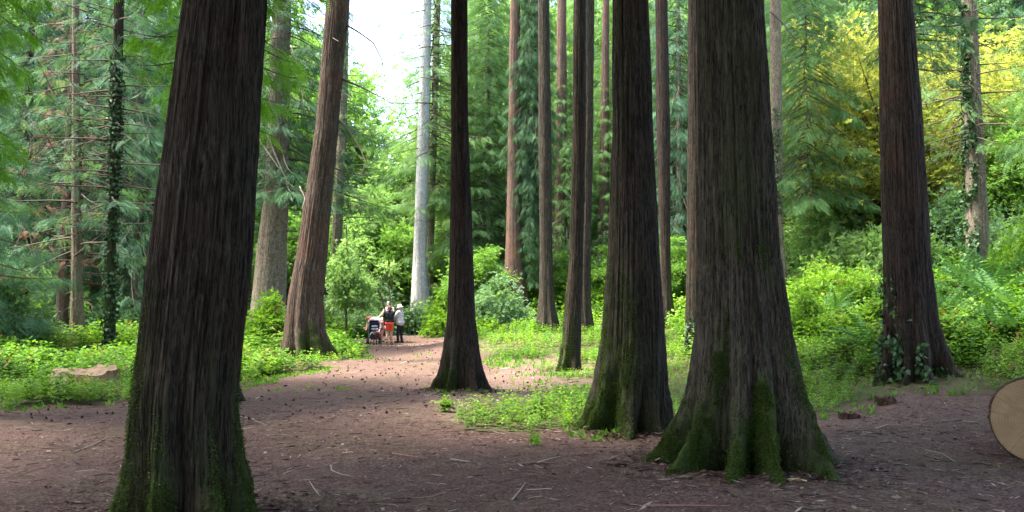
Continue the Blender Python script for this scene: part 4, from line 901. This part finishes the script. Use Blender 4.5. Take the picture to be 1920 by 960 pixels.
# ------------------------------------------------------------------ cut log at the right edge
def endgrain(name, base, dark):
    m, t = newmat(name); L = t.links.new
    o = N_(t, 'ShaderNodeOutputMaterial'); b = N_(t, 'ShaderNodeBsdfPrincipled', i_Roughness=.85); b.inputs['Specular IOR Level'].default_value = .15
    tc = N_(t, 'ShaderNodeTexCoord'); n = N_(t, 'ShaderNodeTexNoise', i_Scale=3.0, i_Detail=5.0); L(tc.outputs['Object'], n.inputs['Vector'])
    wv = N_(t, 'ShaderNodeTexWave', wave_type='RINGS', rings_direction='Z', i_Scale=11.0, i_Distortion=3.0, i_Detail=3.0); L(tc.outputs['Object'], wv.inputs['Vector'])
    a = N_(t, 'ShaderNodeMath', operation='MULTIPLY_ADD', i_1=.14); L(wv.outputs['Fac'], a.inputs[0]); L(n.outputs[0], a.inputs[2])
    c = ramp(t, a.outputs[0], [(.3, dark), (.65, base), (.95, tuple(x * 1.25 for x in base))])
    sx = N_(t, 'ShaderNodeSeparateXYZ'); L(tc.outputs['Object'], sx.inputs[0]); an = N_(t, 'ShaderNodeMath', operation='ARCTAN2'); L(sx.outputs[1], an.inputs[0]); L(sx.outputs[0], an.inputs[1])
    cn = N_(t, 'ShaderNodeTexNoise', noise_dimensions='1D', i_Scale=5.0, i_Detail=3.0); L(an.outputs[0], cn.inputs['W'])
    cr = ramp(t, cn.outputs[0], [(.485, (0, 0, 0)), (.5, (.75, .75, .75)), (.515, (0, 0, 0))]); cf = N_(t, 'ShaderNodeMath', operation='MULTIPLY'); L(cr, cf.inputs[0]); L(ramp(t, n.outputs[0], [(.48, (0, 0, 0)), (.62, (1, 1, 1))]), cf.inputs[1])
    c = mixc(t, cf.outputs[0], c, tuple(x * .3 for x in dark))
    ns = N_(t, 'ShaderNodeTexNoise', i_Scale=4.5, i_Detail=6.0, i_Roughness=.7); L(tc.outputs['Object'], ns.inputs['Vector'])
    c = mixc(t, ramp(t, ns.outputs[0], [(.5, (0, 0, 0)), (.72, (.6, .6, .6))]), c, tuple(x * .55 for x in dark))
    mp = N_(t, 'ShaderNodeMapping'); mp.inputs['Scale'].default_value = (1.5, 26, 1); L(tc.outputs['Object'], mp.inputs[0])
    n2 = N_(t, 'ShaderNodeTexNoise', i_Scale=1.0, i_Detail=3.0); L(mp.outputs[0], n2.inputs['Vector'])
    c = mixc(t, ramp(t, n2.outputs[0], [(.45, (0, 0, 0)), (.75, (.2, .2, .2))]), c, tuple(x * 1.35 for x in base))
    L(c, b.inputs['Base Color']); bp = N_(t, 'ShaderNodeBump', i_Strength=.25, i_Distance=.01); L(n2.outputs[0], bp.inputs['Height']); L(bp.outputs[0], b.inputs['Normal'])
    L(b.outputs[0], o.inputs[0]); return m
def cut_log(px, py, r, length, rz, label):
    p = ground_hit(px, py); root = empty('cut_log', (p[0], p[1], th(p[0], p[1]) + r - .03), rz); root.rotation_euler = (math.pi / 2 * 1, 0, rz)
    n = 96; a = np.arange(n) * 2 * math.pi / n; rr = r * (1 + .025 * vnoise(np.cos(a) * 1.5, np.sin(a) * 1.5, 0, 3) + .008 * vnoise(np.cos(a) * 9, np.sin(a) * 9, 0, 4))
    zs = np.linspace(0, -length, 40); V = []
    for z in zs:
        q = rr * (1 + .03 * vnoise(np.cos(a) * 7, np.sin(a) * 7, z * 1.5, 6)) + .012; V.append(np.stack([q * np.cos(a), q * np.sin(a), np.full(n, z)], -1))
    V = np.vstack(V); i = np.arange(39)[:, None] * n; j = np.arange(n)[None]; j2 = (j + 1) % n
    F = np.stack([i + j, i + n + j, i + n + j2, i + j2], -1).reshape(-1, 4)
    k = len(V); inn = np.stack([rr * .965 * np.cos(a), rr * .965 * np.sin(a), np.full(n, .002)], -1); V = np.vstack([V, inn, [[0, 0, -length]]]); jj = np.arange(n); e = np.full(n, -1)
    F = np.vstack([F, np.stack([jj, (jj + 1) % n, k + (jj + 1) % n, k + jj], -1), np.stack([(39 * n) + jj, np.full(n, k + n), 39 * n + (jj + 1) % n, e], -1)])
    build('bark', V, F, barkmat('log bark', (.03, .018, .014), (.15, .09, .07), sz=.3), root, None, {'moss': np.zeros(len(V))})
    V2 = np.vstack([inn + [0, 0, .004], [[0, 0, .006]]]); F2 = np.stack([jj, (jj + 1) % n, np.full(n, n), e], -1)
    build('cut_face', V2, F2, endgrain('sawn end grain', (.29, .19, .105), (.20, .125, .066)), root, smooth=False)
    tag(root, label, 'log'); return root
cut_log(1946, 866, .435, 2.2, R(-42), 'big sawn log with its round pale cut end facing the viewer at the right edge')

# ------------------------------------------------------------------ low cut stump in the green at left, rotten stumps at right
def stump(px, py, r, h, label, side, top, seed, jag=.15, flat=True, asp=.6, tilt=0.0):
    p = ground_hit(px, py); root = empty('tree_stump', (p[0], p[1], th(p[0], p[1]) - .03)); n = 72; a = np.arange(n) * 2 * math.pi / n
    rr = r * (1 + .22 * vnoise(np.cos(a) * 1.6, np.sin(a) * 1.6, seed, seed) + .09 * vnoise(np.cos(a) * 6, np.sin(a) * 6, 0, seed + 1))
    hh = h * (1 + jag * vnoise(np.cos(a) * 2.5, np.sin(a) * 2.5, 0, seed + 2) + (0 if flat else .45) * vnoise(np.cos(a) * 8, np.sin(a) * 8, 0, seed + 5))
    hh = hh + tilt * np.sin(a)
    V = []
    for u in np.linspace(0, 1, 14):
        q = rr * (1.22 - .22 * u ** .4) * (1 + .05 * vnoise(np.cos(a) * 9, np.sin(a) * 9, u * 2, seed + 3)); V.append(np.stack([q * np.cos(a), q * np.sin(a) * asp, hh * u], -1))
    V = np.vstack(V); i = np.arange(13)[:, None] * n; j = np.arange(n)[None]; j2 = (j + 1) % n
    build('bark', V, np.stack([i + j, i + j2, i + n + j2, i + n + j], -1).reshape(-1, 4), side, root, None, {'moss': np.full(len(V), .12)})
    T = []
    for k, f in enumerate((1.0, .8, .55, .28)):
        dz = (.0 if flat else -.35 * h * (1 - f)) + .03 * vnoise(np.cos(a) * 4, np.sin(a) * 4, k, seed + 7) * (k > 0); T.append(np.stack([rr * f * np.cos(a), rr * f * np.sin(a) * asp, hh * (f if k == 0 else 1) + dz if k == 0 else h * (.3 + .7 * 1) * 1 + (hh - h) * f + dz], -1))
    T = np.vstack(T); T = np.vstack([T, [[0, 0, h + (0 if flat else -.3 * h)]]]); i = np.arange(3)[:, None] * n
    F = np.stack([i + j, i + j2, i + n + j2, i + n + j], -1).reshape(-1, 4); jj = np.arange(n)
    F = np.vstack([F, np.stack([3 * n + jj, 3 * n + (jj + 1) % n, np.full(n, 4 * n), np.full(n, -1)], -1)])
    build('cut_top', T, F, top, root); tag(root, label, 'stump'); return root
PALEWOOD = barkmat('rotting pale wood', (.14, .07, .04), (.42, .29, .18), red=(.26, .10, .05), redamt=.9, sz=.6, fib=12)
stump(163, 722, .60, .31, 'broad low pale stump glowing in the green left of the huge leaning trunk', PALEWOOD, endgrain('weathered sawn top', (.17, .115, .07), (.085, .052, .03)), 3, .22, True, .9, .05)
ROT = barkmat('rotten red wood', (.02, .01, .008), (.09, .05, .035), red=(.13, .05, .025), redamt=.7, sz=.4, fib=16)
stump(1662, 757, .15, .11, 'small rotten brown stump in front of the ivy-footed red-brown trunk', ROT, ROT, 7, .3, False)
stump(1592, 782, .15, .08, 'crumbling red-brown stump remains right of the massive trunk', ROT, ROT, 8, .35, False)
stump(1778, 600, .22, .3, 'orange rotten stump under the ferns right of the red-brown trunk', ROT, ROT, 9, .3, False)

# ------------------------------------------------------------------ people, dog, pushchair
def capsule(mb, p0, p1, r0, r1, k=14):
    p0, p1 = np.array(p0, float), np.array(p1, float); ax = p1 - p0; L = np.linalg.norm(ax)
    ax = ax / L if L > 1e-6 else np.array([0, 0, 1.0]); ref = np.array([0, 0, 1.0]) if abs(ax[2]) < .8 else np.array([1.0, 0, 0])
    A = np.cross(ax, ref); A /= np.linalg.norm(A); B = np.cross(ax, A); t = np.arange(k) * 2 * math.pi / k; rings = []
    for ph in np.linspace(-math.pi / 2 + .12, 0, 5): rings.append((p0 + ax * r0 * math.sin(ph), r0 * math.cos(ph)))
    for ph in np.linspace(0, math.pi / 2 - .12, 5): rings.append((p1 + ax * r1 * math.sin(ph), r1 * math.cos(ph)))
    V = np.vstack([c + r * (np.cos(t)[:, None] * A + np.sin(t)[:, None] * B) for c, r in rings] + [[p0 - ax * r0], [p1 + ax * r1]])
    n = len(rings); i = np.arange(n - 1)[:, None] * k; j = np.arange(k)[None]; j2 = (j + 1) % k
    F = np.stack([i + j, i + j2, i + k + j2, i + k + j], -1).reshape(-1, 4); jj = np.arange(k); e = np.full(k, -1)
    F = np.vstack([F, np.stack([(jj + 1) % k, jj, np.full(k, n * k), e], -1), np.stack([(n - 1) * k + jj, (n - 1) * k + (jj + 1) % k, np.full(k, n * k + 1), e], -1)])
    mb.add(V, F)
def fused(name, caps, mat, parent, vox, it=6):
    mb = MB()
    for c in caps: capsule(mb, *c)
    V, F, M, A = mb.out(); o = build(name, V, F, mat, parent)
    m = o.modifiers.new('r', 'REMESH'); m.mode = 'VOXEL'; m.voxel_size = vox; m.use_smooth_shade = True
    s = o.modifiers.new('s', 'SMOOTH'); s.iterations = it; s.factor = .5
    dg = bpy.context.evaluated_depsgraph_get(); me = bpy.data.meshes.new_from_object(o.evaluated_get(dg)); old = o.data; o.modifiers.clear(); o.data = me; bpy.data.meshes.remove(old)
    me.name = name
    if not me.materials: me.materials.append(mat)
    return o
def rotx(p, piv, a):
    p = np.array(p, float) - piv; c, s = math.cos(a), math.sin(a); return np.array([p[0], c * p[1] + s * p[2], -s * p[1] + c * p[2]]) + piv
def hand(wr, d, n, sgn):
    """palm, four unequal bent fingers and a thumb; d = pointing direction, n = palm normal."""
    d = np.array(d, float); d /= np.linalg.norm(d); n = np.array(n, float); n -= d * n.dot(d); n /= np.linalg.norm(n); s = np.cross(d, n) * sgn; wr = np.array(wr, float)
    o = [(wr + d * .03 + s * .018, wr + d * .075 + s * .026, .014, .013), (wr + d * .03 - s * .018, wr + d * .075 - s * .026, .014, .012), (wr, wr + d * .075, .022, .016)]
    for q, ln in ((.030, .068), (.010, .078), (-.010, .072), (-.029, .055)):
        b = wr + d * .08 + s * q; m_ = b + d * ln * .5 + n * .006; o += [(b, m_, .0095, .0085), (m_, m_ + d * ln * .38 + n * .024, .0085, .007)]
    b = wr + d * .03 + s * .03; m_ = b + d * .03 + s * .026 + n * .006; o += [(b, m_, .012, .010), (m_, m_ + d * .028 + s * .006 + n * .012, .010, .008)]
    return o
SKIN = plain('sun pink skin', (.56, .33, .25), .55, .35, .08, 6); DARK = plain('dark eye', (.03, .02, .02), .3, .5)
def person(px, py, rz, H, spec, label, d=None):
    p = ground_hit(px, py) if d is None else at_depth(px, py, d); root = empty('person', (p[0], p[1], th(p[0], p[1])), rz); k = H / 1.65
    root.scale = (k, k, k); piv = np.array([0, 0, .88]); bend, nod = spec.get('bend', 0), spec.get('nod', 0)
    U = lambda q: rotx(q, piv, bend)
    nk = np.array([0, 0, 1.41]); Hd = lambda q: U(rotx(q, nk, nod))
    feet = spec.get('feet', ((-.09, 0, .05), (.09, 0, .05))); B = []
    hips = [np.array([-.085, 0, .86]), np.array([.085, 0, .86])]; knees = []
    for s in (0, 1):
        f = np.array(feet[s]); kn = (hips[s] + f) / 2 + np.array([0, .035, .0]); kn[2] = .46; knees.append(kn)
        B += [(hips[s], kn, .078, .052), (kn + [0, -.012, -.08], kn + (f - kn) * .62 + [0, -.02, 0], .052, .042), (kn, f, .05, .034), (f + [0, -.05, -.015], f + [0, .02, -.01], .034, .034), (f + [0, 0, -.01], f + [(s - .5) * .04, .15, -.022], .034, .026)]
    B += [((-.07, -.01, .88), (.07, -.01, .88), .112, .112)]
    for s in (-1, 1): B += [(U((.05 * s, 0, .95)), U((.055 * s, 0, 1.12)), .098, .10), (U((.07 * s, 0, 1.15)), U((.075 * s, -.01, 1.29)), .105, .09), (U((0, 0, 1.37)), U((.165 * s, -.005, 1.345)), .055, .052)]
    B += [(U((0, -.01, 1.36)), Hd((0, .0, 1.46)), .055, .05), (Hd((0, -.015, 1.555)), Hd((0, .0, 1.545)), .09, .088), (Hd((0, .025, 1.52)), Hd((0, .035, 1.475)), .072, .055), (Hd((0, .06, 1.455)), Hd((0, .065, 1.45)), .035, .03),
          (Hd((0, .098, 1.535)), Hd((0, .115, 1.508)), .011, .016), (Hd((-.018, .088, 1.478)), Hd((.018, .088, 1.478)), .011, .011)]
    for s in (-1, 1): B += [(Hd((.088 * s, -.01, 1.545)), Hd((.094 * s, -.018, 1.505)), .018, .012)]
    sh = [U((-.18, 0, 1.345)), U((.18, 0, 1.345))]; arms = []
    for s in (0, 1):
        el, wr, hd, hn = [np.array(q, float) for q in spec['arms'][s]]; arms.append((sh[s], el, wr))
        B += [(sh[s], el, .05, .038), (el, wr, .039, .026)] + hand(wr, hd, hn, (1 if s else -1))
    fused('body', B, SKIN, root, .0085, 5)
    for s in (-1, 1):
        o = fused('eye', [(Hd((.033 * s, .086, 1.537)), Hd((.035 * s, .088, 1.537)), .013, .013)], DARK, root, .004, 1)
    C = spec['cloth']; g = .016
    def tors(lo, sl, gg, flare=0):
        o = []
        for s in (-1, 1): o += [(U((.075 * s, 0, 1.15)), U((.078 * s, -.01, 1.29)), .105 + gg, .09 + gg), (U((.058 * s, 0, max(lo, .95))), U((.06 * s, 0, 1.12)), .10 + gg + flare, .10 + gg), (U((0, 0, 1.365)), U((.16 * s, -.005, 1.345)), .05 + gg, .052 + gg)]
        if lo < .95:
            for s in (-1, 1): o += [(np.array((.06 * s, -.005, lo + .1)), U((.058 * s, 0, .96)), .115 + gg + flare, .10 + gg)]
        for s in (0, 1):
            a, e, w_ = arms[s]
            if sl > 0: o.append((a, a + (e - a) * min(1, sl * 2), .055 + gg, .046 + gg))
            if sl > .5: o.append((e, e + (w_ - e) * (sl - .5) * 2, .045 + gg, .034 + gg))
        return o
    def legs(to, gg, rr=0):
        o = [((-.07, -.01, .88), (.07, -.01, .88), .115 + gg, .115 + gg), ((-.06, 0, .98), (.06, 0, .98), .10 + gg, .10 + gg)]
        for s in (0, 1):
            f = np.array(feet[s]); q = min(1, to * 2); o.append((hips[s], hips[s] + (knees[s] - hips[s]) * q, .086 + gg, .086 + (.06 - .086) * q + gg + rr))
            if to > .5: o.append((knees[s], knees[s] + (f - knees[s]) * (to - .5) * 2, .06 + gg + rr, .046 + gg + rr))
        return o
    for nm, kind, args, mt in C:
        if kind == 'torso': fused(nm, tors(*args), mt, root, .012, 4)
        elif kind == 'legs': fused(nm, legs(*args), mt, root, .012, 4)
        elif kind == 'shoes':
            for s in (0, 1):
                f = np.array(feet[s]); fused('shoe', [(f + [0, -.055, -.012], f + [0, .02, -.008], .042, .04), (f + [0, 0, -.015], f + [(s - .5) * .045, .16, -.018], .042, .034)], mt, root, .01, 2)
        elif kind == 'hair':
            fused(nm, [(Hd((0, -.03, 1.575)), Hd((0, -.015, 1.585)), .092, .09), (Hd((0, -.05, 1.54)), Hd((0, -.05, 1.47 - args[0])), .085, .06)] + ([(Hd((-.06, -.02, 1.55)), Hd((-.075, -.02, 1.50)), .045, .035), (Hd((.06, -.02, 1.55)), Hd((.075, -.02, 1.50)), .045, .035)]), mt, root, .009, 3)
        elif kind == 'hat':
            mb = MB(); t = np.arange(32) * 2 * math.pi / 32; prof = [(.0, .135), (.05, .132), (.085, .11), (.102, .06), (.106, .02), (.112, .008), (.15, -.004), (.172, -.014), (.17, -.020), (.11, -.002), (.10, .0)]
            V = np.vstack([np.array([Hd(np.array([r * math.cos(a), r * math.sin(a) * 1.08 - .01, 1.575 + z])) for a in t]) for r, z in prof]); n = len(prof); i = np.arange(n - 1)[:, None] * 32; j = np.arange(32)[None]; j2 = (j + 1) % 32
            mb.add(V, np.stack([i + j, i + j2, i + 32 + j2, i + 32 + j], -1).reshape(-1, 4)); mb.build(nm, mt, root)
    tag(root, label, 'person', 'people gathered on the path'); return root
W_JACKET = plain('pale grey jacket', (.46, .45, .46), .85, .15, .08); BLACK = plain('black cloth', (.018, .018, .022), .85, .15); ORANGE = plain('coral shorts', (.85, .10, .06), .75, .2, .08)
PINK = plain('pink and white print', (.62, .42, .42), .85, .15, .35, 30); CREAM = plain('cream hat', (.46, .39, .30), .85, .15, .08)
BROWN_H = plain('dark brown hair', (.05, .025, .016), .6, .3); AUB_H = plain('auburn hair', (.20, .055, .03), .6, .3); GREY_H = plain('grey pink hair', (.42, .30, .28), .7, .2); SHOE_W = plain('dark shoes', (.04, .035, .04), .7, .2)
person(730, 643, R(8), 1.62, dict(nod=.45, arms=[((-.27, .05, 1.10), (-.24, .26, .97), (.1, 1, -.4), (1, 0, .2)), ((.25, .08, 1.10), (.14, .27, 1.05), (-.3, 1, 0), (-1, 0, .2))], feet=((-.10, .0, .05), (.09, .05, .05)),
    cloth=[('shirt', 'torso', (.86, .32, .016), BLACK), ('shorts', 'legs', (.33, .010, .004), ORANGE), ('hair', 'hair', (.05,), BROWN_H), ('shoe', 'shoes', (), SHOE_W)]), 'person in black shirt and coral shorts seen from behind, head bowed')
person(750, 642, R(72), 1.60, dict(nod=.2, arms=[((-.22, .16, 1.14), (-.16, .38, 1.17), (.1, 1, .0), (0, 0, -1)), ((.22, .16, 1.14), (.15, .38, 1.17), (-.1, 1, .0), (0, 0, -1))], feet=((-.09, .06, .05), (.09, -.05, .05)),
    cloth=[('jacket', 'torso', (.80, .96, .028, .03), W_JACKET), ('trousers', 'legs', (.98, .012), BLACK), ('hat', 'hat', (), CREAM), ('hair', 'hair', (.0,), GREY_H), ('shoe', 'shoes', (), SHOE_W)]), 'older person in pale grey jacket, black trousers and cream hat, facing left')
person(729, 637, R(172), 1.72, dict(nod=.35, arms=[((-.25, .10, 1.10), (-.20, .30, .98), (.2, 1, -.2), (1, 0, 0)), ((.26, .14, 1.12), (.34, .36, 1.0), (.3, .8, -.5), (0, 0, -1))],
    cloth=[('top', 'torso', (.80, 0, .014, .02), PINK), ('shorts', 'legs', (.42, .016, .02), PINK), ('hair', 'hair', (.06,), GREY_H), ('shoe', 'shoes', (), SHOE_W)]), 'tallest person in sleeveless pink top, facing the viewer behind the black shirt')
person(717, 641, R(84), 1.62, dict(bend=1.25, nod=.35, arms=[((-.16, .62, .86), (-.12, .74, .66), (0, .5, -1), (1, 0, 0)), ((.16, .62, .86), (.12, .74, .66), (0, .5, -1), (-1, 0, 0))], feet=((-.09, -.03, .05), (.09, .05, .05)),
    cloth=[('top', 'torso', (.86, .3, .016), PINK), ('shorts', 'legs', (.55, .016, .02), PINK), ('hair', 'hair', (.02,), AUB_H), ('shoe', 'shoes', (), SHOE_W)]), 'person with auburn hair bending forward over the navy pushchair')

def pushchair(px, py, rz, label):
    p = ground_hit(px, py); root = empty('pushchair', (p[0], p[1], th(p[0], p[1])), rz)
    NAVY = plain('navy fabric', (.014, .02, .05), .8, .2); ALU = plain('grey metal tube', (.25, .25, .27), .35, .5, .1); RUB = plain('black rubber', (.02, .02, .02), .8, .2); WHITE = plain('white cloth', (.78, .77, .76), .85, .1, .1)
    for s in (-1, 1):
        mb = MB(); x = .22 * s
        mb.tube([(x, -.28, 1.0), (x, -.20, .92), (x, .05, .45), (x, .28, .14)], .013, 8); mb.tube([(x, -.24, .13), (x, -.02, .42), (x, .06, .50)], .012, 8); mb.build('frame_tube', ALU, root)
    mb = MB(); mb.tube([(-.22, -.28, 1.0), (-.2, -.32, 1.02), (.2, -.32, 1.02), (.22, -.28, 1.0)], .02, 10); mb.build('handle', WHITE, root)
    mb = MB(); mb.tube([(-.24, -.24, .13), (.24, -.24, .13)], .01, 8); mb.build('rear_axle', ALU, root)
    fused('seat', [((-.15, .05, .42), (.15, .05, .42), .06, .06), ((-.15, .25, .45), (.15, .25, .45), .05, .05), ((-.15, .05, .42), (-.15, .25, .45), .055, .05), ((.15, .05, .42), (.15, .25, .45), .055, .05), ((0, .05, .42), (0, .25, .45), .06, .06)], NAVY, root, .015)
    bk = []
    for x in (-.16, -.08, 0, .08, .16): bk.append(((x, .0, .42), (x, -.13, .86), .05, .045))
    fused('backrest', bk, NAVY, root, .015)
    hd = []
    for a in np.linspace(.1, 1.5, 6): hd.append(((-.17, -.12 + .3 * math.sin(a), .82 + .14 * math.cos(a)), (.17, -.12 + .3 * math.sin(a), .82 + .14 * math.cos(a)), .03, .03))
    fused('hood', hd, NAVY, root, .015)
    fused('bag', [((-.09, -.22, .62), (.11, -.22, .62), .05, .05), ((-.09, -.2, .74), (.1, -.2, .74), .04, .04)], plain('grey white print', (.42, .42, .43), .8, .2, .6, 25), root, .012)
    fused('basket', [((-.16, -.12, .26), (.16, -.12, .26), .06, .06), ((-.16, .1, .26), (.16, .1, .26), .06, .06), ((0, -.12, .24), (0, .1, .24), .08, .08)], RUB, root, .02)
    for s in (-1, 1):
        for yy, r in ((-.24, .13), (.28, .10)):
            t = np.linspace(0, 2 * math.pi, 25); mb = MB(); mb.tube(np.stack([np.full(25, .26 * s), yy + (r - .022) * np.cos(t), r + (r - .022) * np.sin(t)], -1), .022, 8, cap=False); wh = mb.build('wheel', RUB, root)
            mb = MB(); mb.tube([(.245 * s, yy, r), (.275 * s, yy, r)], .025, 12)
            for q in range(6): a = q * math.pi / 3; mb.tube([(.26 * s, yy, r), (.26 * s, yy + (r - .02) * math.cos(a), r + (r - .02) * math.sin(a))], .006, 5)
            mb.build('rim', ALU, wh)
    tag(root, label, 'pushchair')
pushchair(701, 645, R(15), 'navy pushchair with pale handle beside the black dog')
def dog(px, py, rz, label):
    p = ground_hit(px, py); root = empty('dog', (p[0], p[1], th(p[0], p[1])), rz); B = []
    B += [((0, .20, .44), (0, -.02, .45), .105, .098), ((0, .22, .42), (0, .12, .40), .11, .10), ((0, -.02, .45), (0, -.24, .46), .088, .092), ((0, .28, .50), (0, .38, .62), .07, .055), ((0, .38, .64), (0, .45, .66), .062, .055), ((0, .47, .645), (0, .56, .625), .036, .026)]
    for s in (-1, 1):
        B += [((.075 * s, .22, .42), (.075 * s, .19, .24), .05, .032), ((.075 * s, .19, .24), (.075 * s, .20, .05), .028, .020), ((.075 * s, .20, .03), (.075 * s, .24, .022), .024, .02),
              ((.07 * s, -.24, .43), (.085 * s, -.16, .27), .068, .042), ((.085 * s, -.16, .27), (.08 * s, -.29, .16), .035, .022), ((.08 * s, -.29, .16), (.08 * s, -.27, .04), .021, .019), ((.08 * s, -.27, .025), (.08 * s, -.23, .02), .023, .02),
              ((.05 * s, .39, .70), (.075 * s, .41, .63), .022, .016)]
    B += [((0, -.30, .50), (0, -.42, .42), .03, .02), ((0, -.42, .42), (0, -.48, .30), .02, .012)]
    fused('body', B, plain('black dog coat', (.012, .011, .012), .5, .4), root, .009, 4)
    t = np.linspace(0, 2 * math.pi, 25); mb = MB(); mb.tube(np.stack([.108 * np.cos(t), .17 + .02 * np.sin(t), .425 + .122 * np.sin(t)], -1), .018, 8, cap=False); mb.build('harness', plain('dark red harness', (.35, .03, .05)), root)
    tag(root, label, 'dog')
dog(704, 648, R(-22), 'black dog in dark red harness standing by the pushchair')
